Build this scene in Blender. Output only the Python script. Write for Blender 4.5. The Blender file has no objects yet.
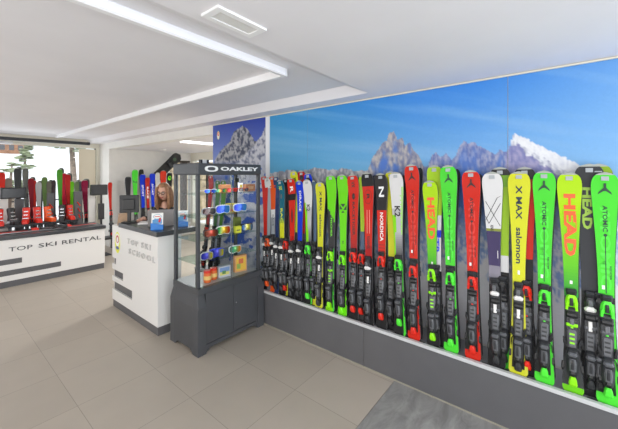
import bpy, bmesh, math, random
from mathutils import Vector, Matrix, noise
random.seed(7)
sc = bpy.context.scene
C = sc.collection
PI = math.pi
H = 1.79                       # eye height
FPX = 311.7
ANG = math.atan2(251, 311.7)   # heading of the view measured from the X axis
Fw = (math.cos(ANG), math.sin(ANG)); Rt = (math.sin(ANG), -math.cos(ANG))

# ---------------------------------------------------------------- helpers
def lin(c):
    o = []
    for v in c[:3]:
        v = v / 255.0
        o.append(v / 12.92 if v <= .04045 else ((v + .055) / 1.055) ** 2.4)
    return (o[0], o[1], o[2], 1.0)

MATS = {}
def mat(name, rgb, rough=.5, metal=0.0, noise_amt=0.0, noise_scale=8.0, emit=0.0, spec=.5):
    if name in MATS: return MATS[name]
    m = bpy.data.materials.new(name); m.use_nodes = True
    nt = m.node_tree; b = nt.nodes['Principled BSDF']
    b.inputs['Base Color'].default_value = lin(rgb)
    b.inputs['Roughness'].default_value = rough
    b.inputs['Metallic'].default_value = metal
    b.inputs['Specular IOR Level'].default_value = spec
    if noise_amt > 0:
        tc = nt.nodes.new('ShaderNodeTexCoord'); n = nt.nodes.new('ShaderNodeTexNoise')
        n.inputs['Scale'].default_value = noise_scale; n.inputs['Detail'].default_value = 5
        r = nt.nodes.new('ShaderNodeValToRGB')
        k = 1 - noise_amt; k2 = 1 + noise_amt
        r.color_ramp.elements[0].position = .3; r.color_ramp.elements[1].position = .7
        r.color_ramp.elements[0].color = lin([min(255, v * k) for v in rgb])
        r.color_ramp.elements[1].color = lin([min(255, v * k2) for v in rgb])
        nt.links.new(tc.outputs['Object'], n.inputs['Vector']); nt.links.new(n.outputs['Fac'], r.inputs['Fac'])
        nt.links.new(r.outputs['Color'], b.inputs['Base Color'])
    if emit > 0:
        b.inputs['Emission Color'].default_value = lin(rgb)
        b.inputs['Emission Strength'].default_value = emit
    MATS[name] = m
    return m

def vcol_mat(name, rough=.3, grain=0.0, scale=40):
    m = bpy.data.materials.new(name); m.use_nodes = True
    nt = m.node_tree; b = nt.nodes['Principled BSDF']
    a = nt.nodes.new('ShaderNodeVertexColor'); a.layer_name = 'Col'
    b.inputs['Roughness'].default_value = rough; b.inputs['Specular IOR Level'].default_value = .18
    if grain:
        tc = nt.nodes.new('ShaderNodeTexCoord'); n = nt.nodes.new('ShaderNodeTexNoise')
        n.inputs['Scale'].default_value = scale; n.inputs['Detail'].default_value = 6
        mr = nt.nodes.new('ShaderNodeMapRange')
        mr.inputs['To Min'].default_value = 1 - grain; mr.inputs['To Max'].default_value = 1 + grain
        mx = nt.nodes.new('ShaderNodeVectorMath'); mx.operation = 'SCALE'
        nt.links.new(tc.outputs['Object'], n.inputs['Vector']); nt.links.new(n.outputs['Fac'], mr.inputs['Value'])
        nt.links.new(a.outputs['Color'], mx.inputs[0]); nt.links.new(mr.outputs['Result'], mx.inputs['Scale'])
        nt.links.new(mx.outputs['Vector'], b.inputs['Base Color'])
    else:
        nt.links.new(a.outputs['Color'], b.inputs['Base Color'])
    return m

def glass_mat(name, tint=(255, 255, 255), refl=.9):
    m = bpy.data.materials.new(name); m.use_nodes = True
    nt = m.node_tree; nt.nodes.clear()
    out = nt.nodes.new('ShaderNodeOutputMaterial'); mix = nt.nodes.new('ShaderNodeMixShader')
    tr = nt.nodes.new('ShaderNodeBsdfTransparent'); gl = nt.nodes.new('ShaderNodeBsdfGlossy'); fr = nt.nodes.new('ShaderNodeFresnel')
    tr.inputs['Color'].default_value = lin(tint); gl.inputs['Roughness'].default_value = .02
    fr.inputs['IOR'].default_value = 1.4
    ml = nt.nodes.new('ShaderNodeMath'); ml.operation = 'MULTIPLY'; ml.inputs[1].default_value = refl
    nt.links.new(fr.outputs['Fac'], ml.inputs[0]); ge = nt.nodes.new('ShaderNodeNewGeometry'); iv = nt.nodes.new('ShaderNodeMath'); iv.operation = 'SUBTRACT'; iv.inputs[0].default_value = 1
    m2_ = nt.nodes.new('ShaderNodeMath'); m2_.operation = 'MULTIPLY'
    nt.links.new(ge.outputs['Backfacing'], iv.inputs[1]); nt.links.new(iv.outputs[0], m2_.inputs[0]); nt.links.new(ml.outputs[0], m2_.inputs[1])
    nt.links.new(m2_.outputs[0], mix.inputs['Fac'])
    nt.links.new(tr.outputs[0], mix.inputs[1]); nt.links.new(gl.outputs[0], mix.inputs[2])
    nt.links.new(mix.outputs[0], out.inputs['Surface'])
    return m

class MB:
    """collects geometry and links it as one mesh object"""
    def __init__(s): s.v = []; s.f = []; s.m = []
    def add(s, vs, fs, mi=0):
        o = len(s.v); s.v += [tuple(p) for p in vs]; s.f += [[i + o for i in f] for f in fs]; s.m += [mi] * len(fs); return s
    def box(s, x0, y0, z0, x1, y1, z1, mi=0):
        x0, x1 = min(x0, x1), max(x0, x1); y0, y1 = min(y0, y1), max(y0, y1); z0, z1 = min(z0, z1), max(z0, z1)
        v = [(x0,y0,z0),(x1,y0,z0),(x1,y1,z0),(x0,y1,z0),(x0,y0,z1),(x1,y0,z1),(x1,y1,z1),(x0,y1,z1)]
        return s.add(v, [(0,3,2,1),(4,5,6,7),(0,1,5,4),(1,2,6,5),(2,3,7,6),(3,0,4,7)], mi)
    def prism(s, poly, z0, z1, mi=0, axis='z'):
        n = len(poly)
        def mp(a, b, c):
            return (a, b, c) if axis == 'z' else ((a, c, b) if axis == 'y' else (c, a, b))
        v = [mp(a, b, z0) for a, b in poly] + [mp(a, b, z1) for a, b in poly]
        fs = [tuple(range(n))[::-1], tuple(range(n, 2 * n))] + [(i, (i + 1) % n, (i + 1) % n + n, i + n) for i in range(n)]
        return s.add(v, fs, mi)
    def tube(s, pts, r, n=8, mi=0, cap=True):
        pts = [Vector(p) for p in pts]; rs = r if isinstance(r, (list, tuple)) else [r] * len(pts)
        vs = []; up = None
        for i, p in enumerate(pts):
            d = (pts[min(i + 1, len(pts) - 1)] - pts[max(i - 1, 0)]).normalized()
            if up is None: up = Vector((0, 0, 1)) if abs(d.z) < .9 else Vector((1, 0, 0))
            a = d.cross(up).normalized(); b = a.cross(d).normalized(); up = b
            for k in range(n):
                t = 2 * PI * k / n; vs.append(p + a * (rs[i] * math.cos(t)) + b * (rs[i] * math.sin(t)))
        fs = []
        for i in range(len(pts) - 1):
            for k in range(n):
                fs.append((i*n+k, i*n+(k+1) % n, (i+1)*n+(k+1) % n, (i+1)*n+k))
        if cap: fs += [tuple(range(n))[::-1], tuple(range((len(pts)-1)*n, len(pts)*n))]
        return s.add(vs, fs, mi)
    def loft(s, secs, mi=0, back=0.0):
        """secs: (z, half width, height, chamfer) of a chamfered section rising towards -Y from y=back"""
        vs = []
        for q in secs:
            z, w, h = q[0], q[1], q[2]; xo = q[3] if len(q) > 3 else 0
            c = min(w, h) * .35
            for x, y in ((-w, 0), (-w, -(h - c)), (-w + c, -h), (w - c, -h), (w, -(h - c)), (w, 0)):
                vs.append((x + xo, back + y, z))
        fs = []
        for i in range(len(secs) - 1):
            for k in range(6): fs.append((i*6+k, (i+1)*6+k, (i+1)*6+(k+1) % 6, i*6+(k+1) % 6))
        fs += [(0,1,2,3,4,5), tuple((len(secs)-1)*6 + k for k in (5,4,3,2,1,0))]
        return s.add(vs, fs, mi)
    def ell(s, c, r, nu=16, nv=10, mi=0, fn=None):
        vs = []
        for i in range(nv + 1):
            t = PI * i / nv
            for k in range(nu):
                p = 2 * PI * k / nu
                q = Vector((math.sin(t)*math.cos(p), math.sin(t)*math.sin(p), math.cos(t)))
                v = Vector((c[0]+r[0]*q.x, c[1]+r[1]*q.y, c[2]+r[2]*q.z))
                if fn: v = fn(v, q)
                vs.append(v)
        fs = []
        for i in range(nv):
            for k in range(nu):
                fs.append((i*nu+k, (i+1)*nu+k, (i+1)*nu+(k+1) % nu, i*nu+(k+1) % nu))
        return s.add(vs, fs, mi)
    def mesh(s, name, mats):
        me = bpy.data.meshes.new(name); me.from_pydata(s.v, [], s.f)
        for m in (mats if isinstance(mats, (list, tuple)) else [mats]): me.materials.append(m)
        for p, i in zip(me.polygons, s.m): p.material_index = i
        return me
    def build(s, name, mats, parent=None, smooth=False, bevel=0.0, fix=True):
        me = s.mesh(name, mats)
        if fix:
            bm = bmesh.new(); bm.from_mesh(me)
            if smooth: bmesh.ops.remove_doubles(bm, verts=bm.verts, dist=1e-6)
            bmesh.ops.recalc_face_normals(bm, faces=bm.faces); bm.to_mesh(me); bm.free()
        if smooth:
            for p in me.polygons: p.use_smooth = True
        o = bpy.data.objects.new(name, me); C.objects.link(o)
        if parent: o.parent = parent
        if bevel:
            b = o.modifiers.new('bevel', 'BEVEL'); b.width = bevel; b.segments = 2; b.limit_method = 'ANGLE'
        return o

def tag(o, label=None, cat=None, group=None, kind=None):
    if label: o['label'] = label
    if cat: o['category'] = cat
    if group: o['group'] = group
    if kind: o['kind'] = kind
    return o
def empty(name, loc=(0, 0, 0), rz=0.0, label=None, cat=None, group=None):
    o = bpy.data.objects.new(name, None); C.objects.link(o)
    o.location = loc; o.rotation_euler = (0, 0, rz); o.empty_display_size = .05
    return tag(o, label, cat, group)
def struct(o): o['kind'] = 'structure'; return o
def me_obj(name, me, parent=None):
    o = bpy.data.objects.new(name, me); C.objects.link(o)
    if parent: o.parent = parent
    return o

TXT = {}
def text_geo(s, bold=.02):
    """outline geometry of a word, height 1, centred: (verts 2D, faces, width)"""
    if (s, bold) in TXT: return TXT[(s, bold)]
    cu = bpy.data.curves.new('word', 'FONT'); cu.body = s; cu.size = 1; cu.resolution_u = 2; cu.offset = bold
    ob = bpy.data.objects.new('word', cu); C.objects.link(ob)
    bpy.context.view_layer.update()
    dg = bpy.context.evaluated_depsgraph_get()
    me = bpy.data.meshes.new_from_object(ob.evaluated_get(dg))
    vs = [(v.co.x, v.co.y) for v in me.vertices]; fs = [tuple(p.vertices) for p in me.polygons]
    bpy.data.objects.remove(ob); bpy.data.curves.remove(cu); bpy.data.meshes.remove(me)
    x0 = min(v[0] for v in vs); x1 = max(v[0] for v in vs); y0 = min(v[1] for v in vs); y1 = max(v[1] for v in vs)
    k = 1 / (y1 - y0)
    vs = [((a - (x0+x1)/2) * k, (b - (y0+y1)/2) * k) for a, b in vs]
    TXT[(s, bold)] = (vs, fs, (x1 - x0) * k); return TXT[(s, bold)]

def lettering(s, name, m, parent, origin, ux, uy, height, width=None, thick=.002, bold=.02):
    """word as flat raised letters in the plane (ux, uy)"""
    vs, fs, w = text_geo(s, bold)
    kx = (width / w) if width else height
    o = Vector(origin); ux = Vector(ux); uy = Vector(uy); n = ux.cross(uy)
    b = MB(); b.add([o + ux*a*kx + uy*c*height + n*thick for a, c in vs], fs)
    # sides: boundary edges
    cnt = {}
    for f in fs:
        for i in range(len(f)):
            e = (f[i], f[(i+1) % len(f)]); cnt[e] = 1
    off = len(b.v)
    b.v += [tuple(o + ux*a*kx + uy*c*height) for a, c in vs]
    for e in cnt:
        if (e[1], e[0]) not in cnt:
            b.f.append([e[0], e[0]+off, e[1]+off, e[1]]); b.m.append(0)
    return b.build(name, m, parent, fix=False)

# ---------------------------------------------------------------- materials
M_wall = mat('white_wall', (226, 224, 220), .8, noise_amt=.01)
M_ceil = mat('ceiling_paint', (230, 228, 231), .9, noise_amt=.01, noise_scale=2)
M_cream = mat('cream_wall', (228, 224, 210), .8)
M_dgrey = mat('dark_grey_laminate', (92, 92, 95), .45, noise_amt=.02, noise_scale=5)
M_cab = mat('charcoal_lacquer', (70, 72, 76), .42, noise_amt=.05, noise_scale=3)
M_cab2 = mat('charcoal_post', (66, 68, 72), .45)
M_lip = mat('light_grey_lip', (200, 202, 203), .4)
M_shelf = mat('grey_ledge', (160, 162, 165), .5)
M_black = mat('black_plastic', (28, 29, 31), .35)
M_black2 = mat('soft_black_plastic', (46, 47, 50), .45)
M_greyp = mat('grey_plastic', (96, 98, 102), .35)
M_silver = mat('silver_metal', (190, 192, 196), .25, .8)
M_white = mat('white_lacquer', (229, 228, 226), .35)
M_wletter = mat('white_letter', (196, 195, 193), .4)
M_wpaper = mat('white_paper', (240, 240, 238), .6)
M_slab = mat('dark_slab', (66, 68, 71), .3)
M_frame = mat('window_frame_metal', (62, 66, 72), .4)
M_glass = glass_mat('clear_glass', (252, 253, 253), .6)
M_shelfglass = glass_mat('shelf_glass', (228, 240, 236), .7)
M_ski = vcol_mat('ski_topsheet', .33)
M_base = mat('ski_base', (38, 38, 42), .4)
M_edge = mat('steel_edge', (150, 150, 152), .3, .7)
COL = dict(lime=(146, 240, 20), green=(84, 235, 60), fgreen=(120, 240, 25), yellow=(232, 235, 50), red=(226, 44, 28), dred=(190, 28, 30),
           orange=(240, 92, 30), blue=(20, 60, 225), navy=(45, 62, 105), teal=(28, 112, 135), white=(240, 240, 240),
           grey=(120, 122, 126), silver=(176, 180, 188), black=(36, 36, 38), dark=(62, 62, 64), purple=(72, 62, 104), slate=(92, 112, 138))
def cm(n): return mat('colour_' + n, COL[n], .35)

# ---------------------------------------------------------------- floor
def tile_mat():
    m = bpy.data.materials.new('beige_floor_tiles'); m.use_nodes = True
    nt = m.node_tree; b = nt.nodes['Principled BSDF']; b.inputs['Roughness'].default_value = .42
    g = nt.nodes.new('ShaderNodeNewGeometry'); mp = nt.nodes.new('ShaderNodeMapping'); mp.vector_type = 'POINT'
    mp.inputs['Location'].default_value = (-.755 + .595 * 20, -1.12 + .595 * 20, 0)
    br = nt.nodes.new('ShaderNodeTexBrick'); br.offset = 0; br.squash = 1
    br.inputs['Scale'].default_value = 1; br.inputs['Brick Width'].default_value = .595; br.inputs['Row Height'].default_value = .595
    br.inputs['Mortar Size'].default_value = .0022; br.inputs['Mortar Smooth'].default_value = .2; br.inputs['Bias'].default_value = 0
    br.inputs['Color1'].default_value = lin((184, 174, 161)); br.inputs['Color2'].default_value = lin((176, 166, 153))
    br.inputs['Mortar'].default_value = lin((146, 137, 126))
    n = nt.nodes.new('ShaderNodeTexNoise'); n.inputs['Scale'].default_value = 3.5; n.inputs['Detail'].default_value = 8
    mr = nt.nodes.new('ShaderNodeMapRange'); mr.inputs['To Min'].default_value = .93; mr.inputs['To Max'].default_value = 1.06
    v = nt.nodes.new('ShaderNodeVectorMath'); v.operation = 'SCALE'
    L = nt.links.new
    L(g.outputs['Position'], mp.inputs['Vector']); L(mp.outputs[0], br.inputs['Vector']); L(g.outputs['Position'], n.inputs['Vector'])
    L(n.outputs['Fac'], mr.inputs['Value']); L(br.outputs['Color'], v.inputs[0]); L(mr.outputs[0], v.inputs['Scale']); L(v.outputs[0], b.inputs['Base Color'])
    return m
def stone_mat():
    m = bpy.data.materials.new('grey_stone'); m.use_nodes = True
    nt = m.node_tree; b = nt.nodes['Principled BSDF']; b.inputs['Roughness'].default_value = .5
    g = nt.nodes.new('ShaderNodeNewGeometry')
    mp = nt.nodes.new('ShaderNodeMapping'); mp.inputs['Rotation'].default_value = (0, 0, .5); mp.inputs['Scale'].default_value = (1, 2.6, 1)
    n = nt.nodes.new('ShaderNodeTexNoise'); n.inputs['Scale'].default_value = 3; n.inputs['Detail'].default_value = 12; n.inputs['Roughness'].default_value = .65; n.inputs['Distortion'].default_value = .8
    r = nt.nodes.new('ShaderNodeValToRGB'); e = r.color_ramp.elements
    e[0].position = .3; e[0].color = lin((120, 119, 117)); e[1].position = .72; e[1].color = lin((172, 171, 168))
    L = nt.links.new
    L(g.outputs['Position'], mp.inputs['Vector']); L(mp.outputs[0], n.inputs['Vector']); L(n.outputs['Fac'], r.inputs['Fac']); L(r.outputs[0], b.inputs['Base Color'])
    bp = nt.nodes.new('ShaderNodeBump'); bp.inputs['Strength'].default_value = .15; bp.inputs['Distance'].default_value = .01
    L(n.outputs['Fac'], bp.inputs['Height']); L(bp.outputs[0], b.inputs['Normal'])
    return m
struct(MB().box(-3.2, 1.12, -.1, 2.95, 9.5, 0).build('floor', tile_mat()))
struct(MB().box(2.95, 4.3, -.1, 5.2, 9.5, 0).build('floor_office', bpy.data.materials['beige_floor_tiles']))
struct(MB().box(-3.2, -2.6, -.1, 2.95, 1.118, 0).build('floor_entrance', stone_mat()))

# ---------------------------------------------------------------- ceiling with coffer
ZL, ZH = 2.578, 2.668
LX, LY = 2.70, 1.442            # lower rim of the coffer
HX, HY = 2.62, 1.64           # upper rim
b = MB()
b.add([(-3.2, -2.6, ZL), (2.95, -2.6, ZL), (2.95, LY, ZL), (-3.2, LY, ZL)], [(0, 1, 2, 3)])
b.add([(LX, LY, ZL), (2.95, LY, ZL), (2.95, 9.4, ZL), (LX, 9.4, ZL)], [(0, 1, 2, 3)])
b.add([(-3.2, LY, ZL), (LX, LY, ZL), (HX, HY, ZH), (-3.2, HY, ZH)], [(0, 1, 2, 3)])
b.add([(LX, LY, ZL), (LX, 9.4, ZL), (HX, 9.4, ZH), (HX, HY, ZH)], [(0, 1, 2, 3)])
b.add([(-3.2, HY, ZH), (HX, HY, ZH), (HX, 9.4, ZH), (-3.2, 9.4, ZH)], [(0, 1, 2, 3)])
b.box(-3.2, -2.6, 2.76, 2.95, 9.4, 2.85)
struct(b.build('ceiling', M_ceil, fix=False))
struct(MB().box(3.1, 4.3, 2.43, 5.2, 8.7, 2.55).build('ceiling_office', M_ceil))
# L shaped light cove profile
b = MB(); SX, SY, ZS = 1.905, 1.765, 2.605
b.box(-3.1, SY, ZS, SX, SY + .035, ZH); b.box(SX - .035, SY + .035, ZS, SX, 8.75, ZH)
cove = tag(b.build('light_cove', mat('cove_white', (240, 240, 242), .5)), 'slim white L-shaped cove profile hanging from the recessed ceiling', 'light cove')
dm = mat('cove_diffuser', (245, 248, 255), .4, emit=.12)
MB().box(-3.0, SY - .004, ZS + .012, SX - .03, SY - .0005, ZH - .008).build('diffuser', dm, cove)
# air vent
vt = empty('ceiling_vent', (0, 0, 0), 0, 'white rectangular air vent with a grey grille set in the ceiling', 'air vent')
b = MB(); V0, V1, W0, W1 = .86, 1.17, 1.235, 1.375
b.box(V0, W0, ZL-.012, V1, W0+.03, ZL); b.box(V0, W1-.03, ZL-.012, V1, W1, ZL)
b.box(V0, W0+.03, ZL-.012, V0+.035, W1-.03, ZL); b.box(V1-.035, W0+.03, ZL-.012, V1, W1-.03, ZL)
b.build('frame', mat('vent_white', (240, 240, 240), .5), vt)
b = MB()
for i in range(7): 
    y = W0 + .036 + i * .0105; b.box(V0+.035, y, ZL-.008, V1-.035, y+.006, ZL)
b.build('grille', mat('vent_grey', (225, 224, 220), .5), vt)

# ---------------------------------------------------------------- walls
struct(MB().box(2.9, -2.6, 0, 3.1, 4.29, ZL).build('wall_right', M_wall))
struct(MB().box(2.9, 4.29, 2.43, 3.1, 9.4, ZL + .2).build('trim_1', M_wall))
struct(MB().box(2.91, 8.7, 0, 3.1, 9.35, 2.43).build('wall_pillar', M_wall))
struct(MB().box(3.1, 8.7, 0, 4.45, 8.85, 2.55).box(5.09, 8.7, 0, 5.25, 8.85, 2.55).box(4.45, 8.7, 2.2, 5.09, 8.85, 2.55).box(4.45, 8.7, 0, 5.09, 8.85, .35).build('wall_office_back', M_wall))
struct(MB().box(5.1, 4.3, 0, 5.25, 7.3, 2.55).box(5.1, 8.6, 0, 5.25, 8.7, 2.55).box(5.1, 7.3, 0, 5.25, 8.6, .35).box(5.1, 7.3, 2.2, 5.25, 8.6, 2.55).build('wall_office_right', M_cream))
struct(MB().box(5.16, 7.3, .35, 5.168, 8.6, 2.2).build('window_3', M_glass))
struct(MB().box(3.1, 4.14, 0, 5.2, 4.28, 2.55).build('wall_office_front', M_wall))
struct(MB().box(-3.35, -2.6, 0, -3.2, 9.4, 2.8).build('wall_left', M_wall))
# window wall far
WY = 9.35
b = MB().box(-3.2, WY, 2.46, 3.1, WY + .15, 2.8).box(2.84, WY, 0, 3.1, WY + .15, 2.46).box(-3.2, WY, 0, 2.84, WY + .15, .12).box(-3.2, WY, .12, -3.0, WY+.15, 2.46)
struct(b.build('wall_back', M_cream))
struct(MB().box(-3.2, 8.85, 2.50, 2.55, 8.93, 2.565).build('trim_2', mat('curtain_rail', (52, 56, 60), .5)))
struct(MB().box(-3.0, WY+.05, .12, -2.96, WY+.10, 2.46).box(.74, WY+.05, .12, .80, WY+.1, 2.46).box(2.81, WY+.05, .12, 2.84, WY+.1, 2.46)
       .box(-2.96, WY+.05, .12, 2.81, WY+.1, .16).build('window_frame', M_frame))
struct(MB().box(-2.96, WY+.07, .16, 2.81, WY+.078, 2.46).build('window_1', M_glass))
struct(MB().box(4.45, 8.76, .35, 5.09, 8.768, 2.2).build('window_2', M_glass))
struct(MB().box(4.84, 8.70, .35, 4.98, 8.85, 2.2).box(4.45, 8.73, 2.14, 5.09, 8.8, 2.2).box(4.45, 8.73, 1.62, 5.09, 8.8, 1.64).box(5.14, 7.3, 1.62, 5.2, 8.6, 1.64).box(5.14, 7.9, .35, 5.2, 7.96, 2.2).build('window_frame_office', mat('brown_frame', (70, 60, 52), .6)))
# beige roller panel hanging at the right of the window
tag(MB().box(2.44, WY - .06, .2, 2.80, WY - .045, 2.43).build('roller_blind', mat('beige_blind', (226, 216, 194), .8)), 'narrow beige blind hanging at the right end of the shop window', 'blind')
tag(MB().box(1.0, 9.1, 2.44, 1.22, 9.3, 2.495).build('reflection_box', mat('reflection_white', (225, 226, 228), .5), bevel=.01), 'small white box in place of a light reflection above the shop window', 'reflection stand-in')  # white box stands in for a light reflection above the window

# ---------------------------------------------------------------- murals (printed panels)
def proj(x, y, z):
    d = x*Fw[0] + y*Fw[1]
    return 309 + FPX*(x*Rt[0] + y*Rt[1]) / d, 174.5 - FPX*(z - H) / d
def interp(tab, x):
    if x <= tab[0][0]: return tab[0][1]
    for (a, p), (c, q) in zip(tab, tab[1:]):
        if x <= c: return p + (q - p) * (x - a) / (c - a)
    return tab[-1][1]
def mixc(a, c, t):
    t = max(0, min(1, t)); return tuple(a[i] + (c[i] - a[i]) * t for i in range(3))
def nz(x, y, s, o=0.0): return noise.fractal((x*s + o, y*s + o*1.7, o), 1.0, 2.0, 5)
SIL = [(262,176),(272,173),(290,170),(300,172),(316,168),(330,170),(345,169),(357,171),(368,171),(372,160),(378,150),(383,143),(387,140),(390,132),(394,133),(398,140),(403,138),(405,145),(410,143),(414,150),(420,158),(424,167),(428,166),(432,155),(436,152),(441,157),(446,153),(452,160),(456,155),(460,145),(464,141),(468,144),(474,141),(478,146),(484,148),(490,152),(495,155),(500,150),(505,152),(510,147),(513,136),(516,133),(522,137),(535,143),(550,151),(565,158),(580,165),(600,172),(618,178),(700,190)]
SNOWL = [(507,152),(513,150),(520,150),(535,162),(550,172),(570,180),(618,190)]
def mural_col(y, z):
    px, py = proj(2.9, y, z)
    # sky
    top = mixc((66,150,205), (66,138,222), (px-270)/150); top = mixc(top, (105,160,222), (px-470)/150)
    low = mixc((90,165,205), (130,180,225), (px-270)/200)
    ytop = 118 - .17*(px-270)
    c = mixc(top, low, (py - ytop) / max(20, 172 - ytop))
    st = nz(px*.08, (py - px*.13)*.9, .06, 3.1)
    c = mixc(c, (165, 198, 230), max(0, st - .05) * .45)
    s = interp(SIL, px) + nz(px, 0, .25, 9) * 1.5
    if py < s: return tuple(v*1.03 for v in c)
    d = py - s
    n1 = nz(px, py*.6, .11, 1.3); n2 = nz(px*1.2, py*.5, .3, 5.2)
    rock = mixc((192,186,184), (124,130,160), .5 + n2*1.2)
    if px < 368:
        rock = mixc((196,196,200), (138,140,152), .5 + n2*1.6)
    if 424 < px < 506: rock = mixc((168,172,200), (104,122,180), .5 + n2*1.1)
    shade = (84, 124, 204)
    c = rock
    if px >= 368 and px < 428:
        k = abs(px - 396 - n1*10) / 30
        c = mixc(rock, shade, (d - 22 + n1*40) / 30)
    if px > 506:
        sl = interp(SNOWL, px) + n1*6 - 3
        c = mixc((236,238,242), (120,125,160), .25 + n2*.9) if py < sl else mixc((168,164,200), (124,128,180), .5 + n2)
        if px > 514 and d < 8 + (px-514)*.08: c = mixc(c, (240,242,246), .8)
    if px >= 424 and px < 506:
        c = mixc(c, shade, (d - 8 + n1*20) / 25)
    # lower slopes: blue shade, rock ledges, then snow
    if py > 190:  # print colours lightened from here down to offset the shade behind the skis
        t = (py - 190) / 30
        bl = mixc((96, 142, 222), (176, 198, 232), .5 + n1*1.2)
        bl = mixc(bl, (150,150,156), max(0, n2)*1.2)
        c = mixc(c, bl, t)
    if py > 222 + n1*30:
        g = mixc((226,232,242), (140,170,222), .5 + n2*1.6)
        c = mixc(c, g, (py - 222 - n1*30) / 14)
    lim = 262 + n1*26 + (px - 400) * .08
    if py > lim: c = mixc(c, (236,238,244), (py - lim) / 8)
    return c
def mural(name, y0, y1, z0, z1, res, fn, label):
    ny = int((y1-y0)/res); nzn = int((z1-z0)/res)
    vs = []; cols = []
    for i in range(ny+1):
        for k in range(nzn+1):
            y = y0 + (y1-y0)*i/ny; z = z0 + (z1-z0)*k/nzn
            vs.append((2.893, y, z)); cols.append(lin([v*.95 for v in fn(y, z)]))
    fs = [(i*(nzn+1)+k, i*(nzn+1)+k+1, (i+1)*(nzn+1)+k+1, (i+1)*(nzn+1)+k) for i in range(ny) for k in range(nzn)]
    o = len(vs)
    vs += [(2.899, y0, z0), (2.899, y1, z0), (2.899, y1, z1), (2.899, y0, z1)]
    a, b_, c_, d_ = 0, ny*(nzn+1), ny*(nzn+1)+nzn, nzn
    fs += [(o, o+1, o+2, o+3), (a, b_, o+1, o), (b_, c_, o+2, o+1), (c_, d_, o+3, o+2), (d_, a, o, o+3)]
    cols += [lin((200,200,200))]*4
    me = bpy.data.meshes.new(name); me.from_pydata(vs, [], fs)
    at = me.color_attributes.new('Col', 'FLOAT_COLOR', 'POINT')
    at.data.foreach_set('color', [x for c in cols for x in c])
    me.materials.append(bpy.data.materials.get('mural_print') or vcol_mat('mural_print', .35, .06, 60))
    ob = bpy.data.objects.new(name, me); C.objects.link(ob)
    return tag(ob, label, 'mural')
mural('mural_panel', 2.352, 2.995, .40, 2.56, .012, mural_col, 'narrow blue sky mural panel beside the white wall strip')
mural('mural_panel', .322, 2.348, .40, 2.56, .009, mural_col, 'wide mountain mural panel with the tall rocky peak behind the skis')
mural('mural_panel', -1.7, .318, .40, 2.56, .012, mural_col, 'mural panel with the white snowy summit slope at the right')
S1 = [(200,175),(213,166),(217,158),(221,150),(226,146),(231,139),(236,130),(243,126),(247,128),(251,134),(255,140),(259,141),(263,134),(268,128),(272,124)]
S2 = [(200,300),(232,168),(240,160),(247,152),(254,146),(258,140),(262,134),(266,127),(272,120)]
def mural1_col(y, z):
    px, py = proj(2.9, y, z)
    c = mixc((58,78,170), (140,160,215), (py-120)/50)
    n1 = nz(px, py, .14, 2.2); n2 = nz(px*1.3, py*.8, .35, 7.7)
    if py > interp(S1, px) + n1*2:
        c = mixc((172,172,176), (74,80,100), .45 + n2*1.8)
        if py > 160: c = mixc(c, (120,135,190), (py-160)/10)
    if py > interp(S2, px) + n1*3:
        c = mixc((205,206,214), (110,116,140), .25 + n2*1.3)
        if py > interp(S2, px) + 26: c = mixc(c, (196,200,216), .8)
    if py > 178: c = mixc(c, mixc((222,224,234), (150,162,196), .3 + n1*1.2), (py-178)/10)
    k = nz(px + py*.8, py - px*.5, .06, 12)
    if py > 165 and k > .22: c = mixc(c, (60,96,190), .9)
    return c
mu1 = mural('mural_panel', 3.075, 4.285, .42, 2.56, .012, mural1_col, 'mountain poster panel with a small round crest behind the glass display cabinet')
def disc(b, x, y, z, ry, rz, mi, n=24):
    b.add([(x, y + ry*math.cos(2*PI*i/n), z + rz*math.sin(2*PI*i/n)) for i in range(n)], [tuple(range(n))], mi)
b = MB(); cy, cz = 4.14, 2.40
disc(b, 2.8915, cy, cz, .035, .065, 0); disc(b, 2.891, cy, cz, .029, .057, 1); disc(b, 2.8905, cy, cz+.02, .024, .03, 2); disc(b, 2.8902, cy, cz+.022, .012, .014, 1)
b.build('crest', [cm('yellow'), mat('crest_white', (235,232,225), .5), cm('red')], mu1, fix=False)
struct(MB().box(2.886, 2.999, .4, 2.899, 3.071, 2.56).build('trim_3', mat('trim_white', (232,233,236), .5)))
struct(MB().box(2.886, -2.5, 2.562, 2.899, 4.29, 2.573).build('trim_4', mat('trim_cream', (224, 218, 200), .5)))

# ---------------------------------------------------------------- long plinth with ledge
PX = 2.575; PZ = .40
pl = empty('display_plinth', (PX, 1.5, 0), 0, 'long dark grey plinth with a pale front lip under the row of skis', 'display plinth')
def rel(o, root):
    o.parent = root; o.location = o.location - root.location; return o
seams = [-1.7, -.4, .83, 1.43, 2.62, 4.28]
seams = [-1.7, -.36, 1.42, 3.2, 4.28]
for a, c in zip(seams, seams[1:]):
    rel(MB().box(PX, a + .002, .0, PX + .02, c - .002, .375).build('front_panel', M_dgrey, pl), pl)
rel(MB().box(PX + .02, -1.7, 0, 2.89, 4.28, .36).build('carcass', M_black2, pl), pl)
b = MB().box(PX + .0, -1.7, .375, 2.89, 4.28, .385)
rel(b.build('ledge', M_shelf, pl), pl)
rel(MB().box(PX - .012, -1.7, .375, PX + .022, 4.28, .402).build('lip', M_lip, pl, bevel=.003), pl)
b = MB(); y = -1.6
while y < 4.2:
    b.box(PX + .045, y, .385, PX + .062, y + .05, .387); y += .118
sl = rel(b.build('slots', M_black, pl), pl)
tag(sl, kind='stuff')
rel(MB().box(PX - .003, -1.7, 0, PX - .0005, 4.28, .012).build('base_strip', mat('plinth_strip', (150,146,132), .5), pl), pl)

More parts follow.
